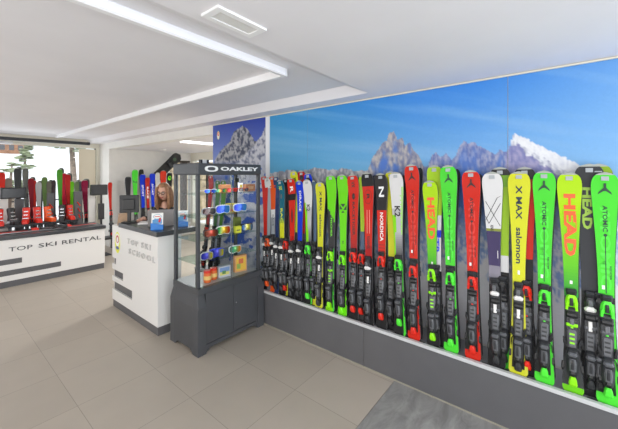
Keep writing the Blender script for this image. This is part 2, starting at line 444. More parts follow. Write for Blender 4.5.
# ---------------------------------------------------------------- skis
TIPW, WAIST, TAILW = .066, .036, .055
def half_w(s, wide=1.0):
    if s < .42: w = TAILW + (WAIST - TAILW) * math.sin(s/.42*PI/2)
    else: w = WAIST + (TIPW - WAIST) * (1 - math.cos(min(1, (s-.42)/.50)*PI/2))
    if s > .94:
        t = (s - .94) / .06; w *= math.sqrt(max(0, 1 - t**3.0)) * .93 + .07 * (1-t)
        w = max(w, .004)
    if s < .015: w *= .8 + .2*s/.015
    return w * wide
def curl(s):
    c = 0
    if s > .86: c = .045 * ((s-.86)/.14)**1.7
    return c + .010*(1 - abs(s-.42)/.5 if abs(s-.42) < .5 else 0)*-1 + .010
def grad(stops):
    """stops: (s, colour, soft?)"""
    def f(s, u):
        prev = stops[0]
        for st in stops:
            if s >= st[0]: prev = st
        i = stops.index(prev)
        if len(prev) > 2 and prev[2] and i + 1 < len(stops):
            nx = stops[i+1]; return mixc(prev[1], nx[1], (s - prev[0]) / (nx[0] - prev[0]))
        return prev[1]
    return f
def ski_mesh(L, design, ns=72, nu=6, wide=1.0):
    vs = []; fs = []; cl = []; mi = []
    sg = [i/(ns) for i in range(ns+1)]
    sg = sorted(set(sg + [.95+.0125*i/2 for i in range(9)]))
    T = .014
    for s in sg:
        w = half_w(s, wide); c = curl(s)
        for k in range(nu+1): vs.append((-w + 2*w*k/nu, -c - T*(1 if s < .9 else 1-.6*(s-.9)/.1), s*L))
        vs.append((w*1.02, -c, s*L)); vs.append((-w*1.02, -c, s*L))
    n = nu + 3
    for i in range(len(sg)-1):
        sm = (sg[i]+sg[i+1])/2
        for k in range(n):
            k2 = (k+1) % n
            fs.append((i*n+k, i*n+k2, (i+1)*n+k2, (i+1)*n+k))
            if k < nu:
                mi.append(0); cl.append(lin((168,172,166) if sm > .988 else [v*.89 for v in design(sm, (k+.5)/nu*2-1)]))
            elif k == nu+1: mi.append(1); cl.append((0,0,0,1))
            else: mi.append(2); cl.append((0,0,0,1))
    fs += [tuple(range(n))[::-1], tuple((len(sg)-1)*n + k for k in range(n))]; mi += [2, 2]; cl += [(0,0,0,1)]*2
    me = bpy.data.meshes.new('ski'); me.from_pydata(vs, [], fs)
    for m in (M_ski, M_base, M_edge): me.materials.append(m)
    for p, q in zip(me.polygons, mi): p.material_index = q
    at = me.color_attributes.new('Col', 'FLOAT_COLOR', 'CORNER')
    d = []
    for p, c in zip(me.polygons, cl): d += list(c) * p.loop_total
    at.data.foreach_set('color', d)
    return me
def decal(parent, name, L, tris, m):
    """tris: list of polygons in (x, s) printed just above the topsheet"""
    b = MB()
    for poly in tris:
        b.add([(x, -curl(s) - .0156, s*L) for x, s in poly], [tuple(range(len(poly)))])
    return b.build(name, m, parent, fix=False)
def word(parent, s, L, sc_, h, m, length=None, xo=0.0, up=False, lift=.0154):
    vs, fs, w = text_geo(s, .042 if s == 'HEAD' else .025); k = (length / w) if length else h
    d = -1 if up else 1
    b = MB(); P = []
    for a, c in vs:
        z = sc_*L - d*a*k; ss = z / L; P.append((xo + d*c*h, -curl(ss) - lift, z))
    b.add(P, fs); return b.build('lettering', m, parent, fix=False)
# binding meshes, shared per accent colour
BND = {}
def binding_meshes(acc, style):
    key = (acc, style)
    if key in BND: return BND[key]
    am = cm(acc); mats = [M_black2, am, M_greyp, M_white, M_black]
    y0 = -.0145
    out = {}
    # toe piece
    b = MB()
    b.loft([(.64,.010,.008),(.655,.028,.026),(.685,.034,.040),(.70,.030,.030)], 0, y0)
    if style == 0:
        b.loft([(.575,.036,.016),(.60,.038,.034),(.635,.034,.044),(.66,.020,.040)], 1, y0)
        b.loft([(.585,.010,.040),(.625,.011,.050),(.64,.009,.047)], 0, y0)
        b.loft([(.555,.008,.034,-.030),(.60,.009,.048,-.024),(.61,.004,.044,-.022)], 1, y0)
        b.loft([(.555,.008,.034,.030),(.60,.009,.048,.024),(.61,.004,.044,.022)], 1, y0)
    elif style == 1:
        b.loft([(.57,.034,.014),(.60,.036,.036),(.63,.034,.046),(.66,.022,.040)], 0, y0)
        b.loft([(.565,.030,.040),(.58,.036,.048),(.59,.030,.048),(.60,.016,.044)], 3, y0)
        b.loft([(.60,.012,.050),(.625,.016,.054),(.645,.010,.050)], 2, y0)
    else:
        b.loft([(.57,.036,.014),(.595,.040,.034),(.635,.036,.044),(.665,.022,.034)], 1, y0)
        b.loft([(.60,.018,.046),(.63,.022,.052),(.655,.012,.040)], 2, y0)
        b.loft([(.55,.034,.026),(.565,.040,.036),(.578,.036,.036)], 1, y0)
    out['toe_piece'] = b.mesh('toe_piece', mats)
    b = MB()
    b.loft([(.27,.034,.010),(.29,.036,.016),(.56,.036,.016),(.575,.034,.010)], 0, y0)
    b.loft([(.50,.034,.020),(.515,.036,.028),(.53,.036,.026),(.545,.030,.018)], 4, y0)
    b.loft([(.30,.026,.020),(.31,.027,.024),(.41,.027,.024),(.42,.024,.020)], 2, y0)
    for zz in (.325, .355, .385): b.loft([(zz,.020,.026),(zz+.012,.020,.026)], 1 if acc == 'lime' and style == 0 else 0, y0)
    b.loft([(.44,.034,.019),(.45,.036,.024),(.462,.034,.019)], 1 if acc == 'lime' and style == 0 else 2, y0)
    out['base_plate'] = b.mesh('base_plate', mats)
    b = MB(); b.loft([(.455,.014,.0245),(.495,.014,.0245)] if style == 0 else [(.43,.012,.0245),(.495,.012,.0245)], 3 if style else 2, y0)
    if style == 0:
        b.loft([(.43,.008,.0185),(.438,.008,.0185)], 1, y0)
    out['size_label'] = b.mesh('size_label', mats)
    b = MB()
    b.loft([(.10,.018,.010),(.12,.026,.030),(.16,.034,.040),(.22,.036,.046),(.255,.036,.060),(.285,.030,.040),(.30,.022,.018)], 0, y0)
    b.loft([(.25,.022,.062),(.262,.028,.070),(.275,.022,.060)], 2, y0)
    b.loft([(.15,.020,.046),(.20,.022,.056),(.235,.018,.058)], 2, y0)
    b.loft([(.165,.008,.058),(.215,.008,.064),(.23,.006,.060)], 0, y0)
    b.loft([(.11,.012,.040),(.135,.015,.050),(.15,.012,.048)], 4, y0)
    out['heel_piece'] = b.mesh('heel_piece', mats)
    b = MB()
    b.loft([(.045,.022,.022),(.06,.026,.036),(.09,.022,.046),(.115,.012,.048)], 1 if style != 1 else 0, y0)
    out['heel_lever'] = b.mesh('heel_lever', mats)
    b = MB()
    for sx in (-1, 1):
        b.tube([(sx*.030, y0-.012, .30), (sx*.047, y0-.010, .27), (sx*.052, y0+.004, .18)], .0035, 6, 4)
        b.loft([(.13,.007,.016,sx*.056),(.15,.010,.022,sx*.057),(.19,.009,.018,sx*.054)], 4, y0+.012)
        b.loft([(.30,.008,.030,sx*.038),(.33,.010,.034,sx*.044),(.36,.006,.022,sx*.048)], 4, y0+.004)
    out['brake'] = b.mesh('brake', mats)
    for me in out.values():
        for v in me.vertices: v.co.x *= .86; v.co.z *= .92
        bm = bmesh.new(); bm.from_mesh(me); bmesh.ops.recalc_face_normals(bm, faces=bm.faces); bm.to_mesh(me); bm.free()
    BND[key] = out; return out
def put_binding(root, L, acc, style, s_shift=0.0, rear=False):
    ms = binding_meshes(acc, style)
    hp = None
    for n in ('base_plate', 'toe_piece', 'heel_piece', 'brake', 'size_label'):
        if rear and n in ('size_label', 'brake'): continue
        o = me_obj(n, ms[n], root); o.location = (0, 0, s_shift)
        if n == 'heel_piece': hp = o
    o = me_obj('heel_lever', ms['heel_lever'], hp)
def ski_frame(top, bot):
    """world matrix: local z tail->tip, local x to the viewer's right, -y into the room"""
    top = Vector(top); bot = Vector(bot); z = (top - bot).normalized()
    y = Vector((1, 0, 0)); y = (y - z*y.dot(z)).normalized(); x = y.cross(z)
    m = Matrix((x, y, z)).transposed().to_4x4(); m.translation = bot
    return m, (top - bot).length
SK = 'skis leaning in the row along the mural wall'
def wallpt(px, py, x):
    o = (px - 309) / FPX; dx = Fw[0] + Rt[0]*o; dy = Fw[1] + Rt[1]*o
    t = x / dx; return Vector((x, dy*t, H - (py - 174.5)/FPX*t))
bjit = random.Random(11)
def make_ski(topxyz, botxyz, design, label, acc='black', style=0, bshift=0.0, group=SK, binding=True, wide=1.0, detail=72, rear=False, nu=6):
    m, L = ski_frame(topxyz, botxyz)
    me = ski_mesh(L, design, detail, nu, wide)
    o = bpy.data.objects.new('ski', None); C.objects.link(o); o.empty_display_size = .1
    o.matrix_world = m
    if rear:
        o.matrix_world = m @ Matrix.Rotation(PI, 4, 'Z')
    tag(o, label, 'ski', group)
    body = me_obj('ski_body', me, o)
    if binding: put_binding(o, L, acc, style, bshift, rear)
    return o, body, L

def tri_logo(parent, L, s0, m):       # winged triangular emblem
    k = 1 / L
    P = lambda x, z: (x, s0 + z*k)
    decal(parent, 'emblem', L, [[P(-.006, .050), P(.006, .050), P(.006, 0.0), P(-.006, 0.0)],
        [P(-.006,.022),P(-.006,0.0),P(-.034,-.022),P(-.030,-.008)], [P(.006,.022),P(.006,0.0),P(.034,-.022),P(.030,-.008)]], m)
def rect(x0, x1, s0, s1): return [(x0, s0), (x1, s0), (x1, s1), (x0, s1)]
def oval(x, s, rx, rs, n=20): return [(x + rx*math.cos(2*PI*i/n), s + rs*math.sin(2*PI*i/n)) for i in range(n)]
K = COL
def atomic(base, fade=None):
    f = fade or base
    g = grad([(0, base), (.045, (40,42,42)), (.09, (48,50,50)), (.44, base), (1.1, base)])
    return lambda s, u: base if (u > .55 and s < .42) else g(s, u)
def dec_atomic(o, body, L, base, light):
    dk = mat('print_dark_green', (22, 62, 44), .4) if base == 'green' else mat('print_dark', (52, 22, 26), .4)
    tri_logo(body, L, .915, dk)
    word(body, 'ATOMIC', L, .79, .024, dk, .17)
    decal(body, 'stripe', L, [oval(0, .715, .009, .0065), rect(-.0022, .0022, .46, .71)], dk)
    word(body, 'REDSTER', L, .55, .009, dk, .085, xo=.022)
    word(body, 'ATOMIC', L, .66, .050, mat('ghost_'+base, light, .35), .52, lift=.0147)
    decal(body, 'size_sticker', L, [rect(-.020, -.006, .475, .492)], M_wpaper)
def dec_head(o, body, L, colour, s=.76, ln=.40):
    word(body, 'HEAD', L, s, .062, colour, ln)
    decal(body, 'stripe', L, [rect(.030, .034, .72, .80)], colour)
    decal(body, 'size_sticker', L, [rect(-.006, .008, .475, .49)], M_wpaper)
def tip_tab(body, L, c='silver'):
    b = MB(); b.loft([(L*.962, .019, .004), (L*.981, .019, .004)], 0, -curl(.972) - .0085)
    b.build('tip_cap', mat('tip_cap_' + c, (170, 176, 180), .35), body)

rows = []
def front(px, ty, bx, design, label, acc, style, x_top=2.835, x_bot=2.632, bshift=0.0, wide=1.0, rear_col=None, rear_label=None, cap=True):
    t = wallpt(px, ty, x_top - .035); t.x = x_top
    bt = wallpt(bx, 300, x_bot); bt.z = .392
    if not bshift: bshift = bjit.uniform(-.03, .035) if px < 400 else (-.018 if style == 1 else 0.0)
    o, body, L = make_ski(t, bt, design, label, acc, style, bshift, wide=wide)
    if cap: tip_tab(body, L)
    if rear_label:
        off = Vector((.012, -.006, -.004))
        bt2 = bt + Vector((.016, -.006, 0)); t2 = t + off
        make_ski(t2, bt2, grad([(0, rear_col or K['dark']), (1.1, K['black'])]), rear_label, 'black', 0, 0.0, detail=30, rear=True, nu=2, wide=wide)
    return o, body, L
dk = mat('print_dark', (52, 22, 26), .4)
bk = mat('print_black', (30, 30, 32), .4)
wt = mat('print_white', (240, 240, 240), .4)
# 1..3 partly behind the display cabinet
front(264.5, 176, 266, grad([(0,K['black']),(.4,K['red']),(1.1,K['red'])]), 'red ski partly hidden by the cabinet, leftmost of the wall row', 'dred', 1, wide=.85)
o, bd, L = front(268, 178, 269, grad([(0,K['grey']),(.45,K['silver']),(.9,K['white']),(1.1,K['dark'])]), 'silver grey ski beside the cabinet post', 'orange', 0, wide=.85)
o, bd, L = front(272.5, 176, 273.5, grad([(0,K['orange']),(.42,K['silver']),(.62,K['white']),(.70,K['orange']),(1.1,K['orange'])]), 'orange-tipped ski with white middle near the cabinet', 'orange', 1, wide=.8)
word(bd, 'RACE', L, .6, .02, bk, .14)
front(276.5, 176.5, 277.5, grad([(0,K['navy']),(.35,K['orange']),(.42,K['navy']),(.8,(60,75,120)),(1.1,(120,150,160))]), 'narrow navy ski left of the teal and yellow ski', 'orange', 1, wide=.75)
o, bd, L = front(280.5, 180.5, 283.5, grad([(0,K['black']),(.05,K['orange']),(.40,K['yellow']),(.60,K['yellow'],1),(.66,K['teal']),(1.1,K['teal'])]), 'teal ski fading to yellow with yellow printed words', 'orange', 1, wide=.95,
      rear_col=K['orange'], rear_label='orange back ski clipped behind the teal and yellow ski')
word(bd, 'RACE', L, .66, .034, cm('yellow'), .22); decal(bd, 'emblem', L, [oval(0, .85, .016, .022)], M_greyp); word(bd, 'XX', L, .925, .05, cm('yellow'), .05)
# tips showing behind
def behind(px, ty, bx, design, label, acc='black', x_top=2.862, x_bot=2.665, wide=.92, binding=True, style=0):
    t = wallpt(px, ty, x_top - .035); t.x = x_top; bt = wallpt(bx, 300, x_bot); bt.z = .388
    o, body, L = make_ski(t, bt, design, label, acc, style, 0, wide=wide, detail=48, nu=4, binding=binding)
    tip_tab(body, L); return o, body, L
front(286.3, 178.5, 287, grad([(0,K['yellow']),(.42,K['black']),(1.1,K['dark'])]), 'thin dark ski with yellow tail left of the black-tipped red ski', 'red', 0, wide=.6, x_top=2.85, x_bot=2.655)
o, bd, L = front(291.5, 178.5, 292.5, grad([(0,K['black']),(.46,K['dred']),(.5,K['red']),(.80,K['black']),(.86,K['red']),(.92,K['red']),(1.1,K['black'])]), 'red ski with a black band and big R print', 'red', 1, wide=.95,
      rear_label='dark back ski clipped behind the red ski with the R print')
word(bd, 'R', L, .90, .05, wt, .07); decal(bd, 'stripe', L, [oval(0, .67, .012, .06)], dk)
o, bd, L = behind(294.5, 171, 295.5, grad([(0,K['dark']),(.5,K['yellow']),(1.1,(180,220,40))]), 'yellow-green ski tip rising behind the red R ski', 'black'); word(bd, 'YX', L, .925, .05, bk, .05)
o, bd, L = behind(302, 171, 303, grad([(0,K['dark']),(.5,K['dred']),(1.1,K['dred'])]), 'dark red ski tip rising behind the bright blue ski', 'black'); decal(bd, 'emblem', L, [oval(0, .94, .03, .018)], bk)
o, bd, L = behind(308.5, 173.5, 309.5, grad([(0,K['dark']),(.5,K['blue']),(1.1,K['blue'])]), 'blue ski tip rising behind the white and green ski', 'black'); decal(bd, 'emblem', L, [oval(0, .945, .035, .016)], bk)
o, bd, L = front(300, 181, 299.5, grad([(0,K['black']),(.42,K['blue']),(1.1,K['blue'])]), 'bright blue ski with white vertical lettering', 'black', 1, wide=.85,
      rear_col=K['navy'], rear_label='navy back ski clipped behind the bright blue ski')
word(bd, 'DIRACE', L, .82, .034, wt, .24)
K2 = grad([(0,K['black']),(.42,K['dark'],1),(.62,(205,205,208)),(.76,K['white']),(1.1,K['white'])])
def k2(s, u):
    if .40 < s < .80 and u < -.2 - (s-.8)*2.0 - 1.0 + .6: return K['lime']
    if s <= .42 and u > .75: return K['green']
    return K2(s, u)
o, bd, L = front(307.5, 180, 309.5, k2, 'white ski with green edge, right of the bright blue ski', 'green', 0, wide=.98,
      rear_col=K['slate'], rear_label='slate blue back ski clipped behind the smaller white and green ski')
word(bd, 'K2', L, .76, .05, bk, .075)
front(314.7, 181, 315, grad([(0,K['yellow']),(.25,K['slate']),(1.1,(85,105,120))]), 'narrow slate ski standing left of the smaller yellow ski', 'black', 0, wide=.5, x_top=2.85, x_bot=2.65, cap=False)
YL = grad([(0,K['yellow']),(.03,K['black']),(.42,K['yellow']),(1.1,(236,238,60))])
def yel(s, u): return (230,232,70) if abs(u) > .72 and s < .42 else YL(s, u)
o, bd, L = front(320.5, 182.5, 320, yel, 'smaller yellow ski in the middle left of the wall row', 'yellow', 1,
      rear_col=K['yellow'], rear_label='yellow back ski clipped behind the smaller yellow ski')
word(bd, 'X MAX', L, .84, .032, mat('print_navy', (24,44,62), .4), .22); word(bd, 'salomon', L, .64, .03, MATS['print_navy'], .24)
G12 = grad([(0,K['lime']),(.03,K['black']),(.10,K['dark']),(1.1,K['dark'])])
def g12(s, u):
    if s > .66 + .12*(1-u)/2 - .03: return K['fgreen']
    if u > .72 and s < .45: return K['green']
    return G12(s, u)
o, bd, L = front(331.3, 175.5, 331, g12, 'green ski cut diagonally to charcoal below', 'lime', 0,
      rear_col=K['dred'], rear_label='dark red back ski clipped behind the green and charcoal ski')
word(bd, 'FISCHER', L, .60, .02, cm('fgreen'), .20)
G13 = grad([(0,K['fgreen']),(.05,K['black']),(.36,K['fgreen']),(1.1,K['fgreen'])])
def g13(s, u): return K['fgreen'] if u > .62 else G13(s, u)
o, bd, L = front(342.5, 175, 343.5, g13, 'lime green ski with three dark triangles', 'fgreen', 0,
      rear_col=K['dark'], rear_label='black back ski clipped behind the lime ski with triangles')
dg_ = mat('print_dark_green', (22, 62, 44), .4)
k = 1/L
decal(bd, 'emblem', L, [[(-.042,.74),(-.004,.74),(-.042,.775)], [(.004,.735),(.044,.735),(.044,.77)], [(-.02,.715),(.02,.715),(0,.73)], [(-.03,.78),(.03,.78),(0,.755)]], dg_)
word(bd, 'RC', L, .50, .02, dg_, .03)
o, bd, L = front(353, 175, 354.5, grad([(0,K['black']),(.40,(150,40,52),1),(.60,K['red']),(1.1,K['red'])]), 'red ski with dark lettering right of the lime triangle ski', 'red', 0,
      rear_col=K['red'], rear_label='red back ski clipped behind the ski with an oval emblem')
word(bd, 'RACETIGER', L, .68, .03, bk, .34); word(bd, 'VX', L, .925, .04, bk, .06); decal(bd, 'emblem', L, [oval(0, .84, .016, .024)], bk); decal(bd, 'emblem', L, [oval(0, .84, .010, .016)], M_greyp)
front(362, 176, 362.5, grad([(0,K['dark']),(.45,K['slate']),(.6,(180,215,50)),(1.1,(160,200,60))]), 'thin yellow-green ski between the two red skis', 'red', 0, wide=.5, x_top=2.852, x_bot=2.655, cap=False)
def rossi(s, u):
    if s > .955 or (s > .885 and False): return K['black']
    if s > .90: return K['black']
    if s > .50: return K['red']
    if s > .42: return K['dred']
    return K['black']
o, bd, L = front(367.5, 173, 369.5, rossi, 'red ski with black tip and a thin printed circle', 'red', 1,
      rear_col=K['black'], rear_label='black back ski clipped behind the red ski with the printed circle')
ring = []
for i in range(28):
    a = 2*PI*i/28; a2 = 2*PI*(i+1)/28
    ring.append([(.040*math.cos(a), .83 + .050*math.sin(a)), (.040*math.cos(a2), .83+.050*math.sin(a2)), (.0375*math.cos(a2), .83+.047*math.sin(a2)), (.0375*math.cos(a), .83+.047*math.sin(a))])
decal(bd, 'circle_print', L, ring, dk); word(bd, 'R', L, .83, .035, bk, .06, up=False)
decal(bd, 'stripe', L, [rect(-.016,-.010,.58,.74), rect(.010,.016,.58,.74)], mat('pale_red', (240,150,140), .4)); word(bd, 'ROSSIGNOL', L, .52, .03, bk, .12)
N17 = grad([(0,K['black']),(.42,K['red']),(.745,(48,46,48)),(1.1,(48,46,48))])
o, bd, L = front(381, 174, 382.5, N17, 'black and red ski with a big white N emblem', 'red', 0,
      rear_col=K['silver'], rear_label='silver back ski clipped behind the black and red ski')
word(bd, 'N', L, .875, .055, wt, .10); word(bd, 'NORDICA', L, .64, .034, wt, .27)
decal(bd, 'stripe', L, [rect(-.03,.03,.44+i*.02,.443+i*.02) for i in range(5)], dk)
behind(391, 172, 392, grad([(0,K['black']),(.4,K['yellow']),(1.1,(190,215,40))]), 'yellow-green ski edge showing left of the larger white ski', 'black', wide=.9)
def k2b(s, u):
    if .46 < s < .72 and u < -.25 - (s-.72)*-2.2: return K['lime']
    if s < .42 and u > .8: return K['green']
    if s > .6 and u > .72 and s < .9: return (190,240,150)
    return K2(s, u)
o, bd, L = front(396, 172.8, 401, k2b, 'larger white ski with lime wedge left of the tall red ski', 'green', 0, wide=1.02,
      rear_col=K['green'], rear_label='green back ski clipped behind the larger white ski')
word(bd, 'K2', L, .745, .055, bk, .10); decal(bd, 'dots', L, [oval(.033, .62+i*.028, .006, .004, 8) for i in range(9)], cm('lime'))
o, bd, L = front(411.7, 165, 415, atomic(K['red']), 'tall red ski rising highest left of the rocky peak', 'red', 0,
      rear_col=K['dark'], rear_label='dark back ski clipped behind the tall red ski')
dec_atomic(o, bd, L, 'red', (214, 40, 26))
HD = grad([(0,K['black']),(.40,(60,170,70),1),(.56,(110,215,40),1),(.85,(190,240,20)),(1.1,(200,240,30))])
o, bd, L = behind(434.5, 166, 438.5, grad([(0,K['black']),(.4,K['white']),(.58,K['blue']),(.62,K['white']),(.70,(180,225,40)),(1.1,(185,225,40))]), 'lime ski with blue lettering standing behind the orange-lettered ski', 'black', wide=1.0)
word(bd, 'XTR', L, .56, .05, cm('blue'), .2)
o, bd, L = front(430, 181.5, 434, HD, 'shorter green-yellow ski with orange letters, left of the bright green ski', 'lime', 0, wide=.98,
      rear_col=K['orange'], rear_label='orange back ski clipped behind the shorter green-yellow ski')
dec_head(o, bd, L, cm('orange'), .76, .36)
o, bd, L = front(448.3, 166, 452, atomic(K['green']), 'bright green ski with dark tip emblem between lime ski and shorter red ski', 'green', 0, wide=1.03,
      rear_col=K['dark'], rear_label='dark back ski clipped behind the bright green ski left of the red one')
dec_atomic(o, bd, L, 'green', (70, 222, 52))
o, bd, L = front(471, 171, 473.5, atomic(K['red']), 'red ski with dark tip emblem, rightmost red one in front', 'red', 0, wide=1.03,
      rear_col=K['dred'], rear_label='dark red back ski clipped behind the rightmost red ski')
dec_atomic(o, bd, L, 'red', (214, 40, 26))
behind(500, 168, 505, grad([(0,K['green']),(.1,K['black']),(.46,K['white']),(.55,(170,215,50)),(.90,(140,200,60)),(.955,K['dark']),(1.1,K['dark'])]), 'black-tipped lime ski behind the white and purple ski', 'black', wide=1.08)
V24 = grad([(0,K['black']),(.40,K['grey'],1),(.46,(150,146,160)),(.50,K['purple']),(.675,(150,160,70)),(.69,K['white']),(1.1,(238,238,242))])
o, bd, L = front(492, 172.8, 497, V24, 'white ski with crossed line print above a purple band', 'black', 1, wide=1.06,
      rear_col=(150,160,60), rear_label='olive back ski clipped behind the white and purple ski')
def line2(x0, s0, x1, s1, w=.0022):
    return [(x0-w, s0), (x0+w, s0), (x1+w, s1), (x1-w, s1)]
decal(bd, 'line_print', L, [line2(-.05,.74,.03,.86), line2(-.05,.84,.045,.71), line2(.03,.86,.055,.87), line2(-.03,.72,.05,.83), line2(-.052,.76,-.03,.72)], bk)
word(bd, 'KENDO', L, .695, .02, bk, .05, xo=-.01); decal(bd, 'size_sticker', L, [rect(.022,.026,.54,.58)], M_wpaper)
behind(524.5, 168, 528, grad([(0,K['black']),(.42,K['black']),(.55,K['red']),(.9,K['red']),(.94,K['dark']),(1.1,K['dark'])]), 'black-tipped red ski behind the larger yellow ski', 'red', wide=1.08)
o, bd, L = front(519, 172.5, 518.5, yel, 'larger yellow ski between the purple one and green skis', 'yellow', 1, wide=1.06,
      rear_col=K['yellow'], rear_label='yellow back ski clipped behind the larger yellow ski')
word(bd, 'X MAX', L, .84, .038, MATS['print_navy'], .25); word(bd, 'salomon', L, .62, .036, MATS['print_navy'], .26)
decal(bd, 'size_sticker', L, [rect(-.007,.007,.475,.495)], M_wpaper)
o, bd, L = front(544, 171.7, 544.5, atomic(K['green']), 'green ski with dark tip emblem right of the larger yellow ski', 'green', 0,
      rear_col=K['dark'], rear_label='dark back ski clipped behind the green ski beside the yellow one')
dec_atomic(o, bd, L, 'green', (70, 222, 52))
o, bd, L = front(569, 173.5, 573, grad([(0,(120,220,30)),(.03,(70,72,74)),(.42,(60,170,70),1),(.56,(110,215,40),1),(.85,(190,240,20)),(1.1,(200,240,30))]),
      'large green-yellow ski with orange letters and red edges near the right end', 'lime', 0,
      rear_col=K['red'], rear_label='red back ski clipped behind the large green-yellow ski')
dec_head(o, bd, L, cm('orange'), .75, .42)
def hb(s, u):
    for q in (.50,.56,.62,.68):
        if q < s < q+.006 and abs(u) < .6: return (150,180,60)
    return (64,66,70) if s > .42 else K['black']
o, bd, L = behind(589, 165, 590.5, hb, 'charcoal ski with outlined lime letters behind the rightmost green ski', 'black', wide=1.15, style=1)
word(bd, 'HEAD', L, .80, .05, mat('print_lime', (150,190,60), .4), .28, xo=-.01)
front(598, 165, 600, grad([(0,K['black']),(.9,K['dark']),(.96,(150,190,50)),(1.1,K['dark'])]), 'black ski with lime-rimmed tip behind the rightmost green ski', 'black', 0, x_top=2.868, x_bot=2.67, wide=1.1)
o, bd, L = front(604.5, 173.5, 608, atomic(K['green']), 'rightmost green ski of the wall row at the picture edge', 'green', 0, wide=1.02,
      rear_col=K['dark'], rear_label='dark back ski clipped behind the rightmost green ski')
dec_atomic(o, bd, L, 'green', (70, 222, 52))
# ---------------------------------------------------------------- helpers on known planes
def onY(px, py, y):
    o = (px - 309) / FPX; dx = Fw[0] + Rt[0]*o; dy = Fw[1] + Rt[1]*o; t = y/dy
    return Vector((dx*t, y, H - (py - 174.5)/FPX*t))
onX = wallpt

# ---------------------------------------------------------------- skis for the office and the far racks
def far_ski(px, top_y, wpx, Y, design, label, group, name_acc='black', base_z=.30, style=0, lean=.10, bind=True, word_=None, wcol=None):
    t = onY(px, top_y, Y); bt = Vector((t.x + .01, Y - lean, base_z))
    z = (t - bt).normalized(); y = Vector((0, 1, 0)); y = (y - z*y.dot(z)).normalized(); x = y.cross(z)
    m = Matrix((x, y, z)).transposed().to_4x4(); m.translation = bt; L = (t - bt).length
    dpt = t.x*Fw[0] + t.y*Fw[1]; wide = wpx / FPX * dpt / .132 / 1.06
    o = bpy.data.objects.new('ski', None); C.objects.link(o); o.empty_display_size = .1; o.matrix_world = m
    tag(o, label, 'ski', group)
    body = me_obj('ski_body', ski_mesh(L, design, 30, 3, max(.6, min(1.25, wide))), o)
    if bind: put_binding(o, L, name_acc, style)
    if word_: word(body, word_, L, .72, .045, wcol, .30)
    return o, body, L
def solid(c, lo=K['black']): return grad([(0, lo), (.42, c), (1.1, c)])
OG = 'skis standing along the back wall of the office'
orack = empty('ski_rack', (3.75, 8.28, 0), 0, 'low dark rack holding the skis at the office back wall', 'ski rack')
b = MB().box(-.70, -.14, .24, .70, .2, .28)
b.build('ledge', M_dgrey, orack)
for sx in (-.66, .66): MB().box(sx-.02, -.12, 0, sx+.02, .18, .24).build('leg', M_dgrey, orack)
Yo = 8.36
for a in [
 (127.3,176.5,6,(50,50,54),'black','short black ski at the left of the office row',None,None),
 (134.2,169.5,6,K['green'],'green','bright green ski second in the office row',None,None),
 (140.5,169,5,(40,46,40),'black','black-tipped ski behind the left blue ski',None,None),
 (141.8,174,6,K['blue'],'black','left blue ski with white lettering in the office','SPORT','w'),
 (146.8,177,5,(200,50,40),'red','narrow red ski between the two blue office skis','RACE','w'),
 (151.6,173,6,K['blue'],'black','right blue ski with white lettering in the office','SPORT','w'),
 (156.8,172.5,5,(222,220,214),'black','white ski right of the blue office skis',None,None),
 (162.5,170.5,6.5,(232,62,40),'red','orange-red ski above the head of the seated person',None,None),
 (168.8,172.5,6,(44,46,46),'lime','black ski with lime ring, right end of office row',None,None)]:
    px, ty, wp, c, acc, lb, wd, wc = a
    dz = -.03 if 'behind' not in lb else .05
    o, bd, L = far_ski(px, ty, wp, Yo + (dz if 'behind' in lb or 'narrow' in lb else 0), solid(c), lb, OG, acc, base_z=.282, word_=wd, wcol=wt)
    if 'lime ring' in lb: decal(bd, 'ring', L, [oval(0, .90, .048, .038)], cm('fgreen')); decal(bd, 'ring_centre', L, [oval(0, .90, .034, .026)], bk).location.y = -.001
    if 'bright green' in lb: decal(bd, 'emblem', L, [[(-.04,.80),(0,.80),(-.04,.84)],[(.005,.79),(.04,.79),(.04,.83)]], dg_)
# snowboard resting diagonally on top of the skis
b = MB(); n = 26; Lb = 1.35
pts = []
for i in range(n+1):
    s = i/n*2-1; w = .125 + .02*s*s if abs(s) < .82 else .1385*math.sqrt(max(0, 1-((abs(s)-.82)/.18)**2))
    w = max(w, .004); c = .05*max(0, (abs(s)-.75)/.25)**2
    pts.append((s*Lb/2, w, c))
vs = []
for x, w, c in pts: vs += [(x, -w, c), (x, w, c), (x, w, c+.012), (x, -w, c+.012)]
fs = [(i*4+k, i*4+(k+1)%4, (i+1)*4+(k+1)%4, (i+1)*4+k) for i in range(n) for k in range(4)] + [(0,1,2,3), (n*4, n*4+3, n*4+2, n*4+1)]
p0 = onY(147, 186, 8.42); p1 = onY(176.5, 157.5, 8.42)
sb = empty('snowboard', (p0+p1)/2, 0, 'black snowboard leaning diagonally above the office skis', 'snowboard')
d = (p1-p0).normalized(); nrm = Vector((0, -1, 0)); sd = nrm.cross(d)
sb.matrix_world = Matrix.Translation((p0+p1)/2) @ Matrix((d, sd, nrm)).transposed().to_4x4()
b.add(vs, fs); b.build('deck', M_black, sb, bevel=.002)
for x in (-.25, .27):
    q = MB().loft([(-.10,.05,.02),(-.02,.06,.05),(.05,.05,.09),(.09,.04,.06)])
    q.v = [(x + v[0], v[2], .012 - v[1]) for v in q.v]
    q.build('board_binding', M_black2, sb)
bd_ = MB(); disc(bd_, 0, 0, 0, .05, .05, 0); bd_.v = [(v[1]+.48, v[2], .0165) for v in bd_.v]
bd_.build('tip_print', mat('print_green_grey', (70, 92, 70), .5), sb, fix=False)
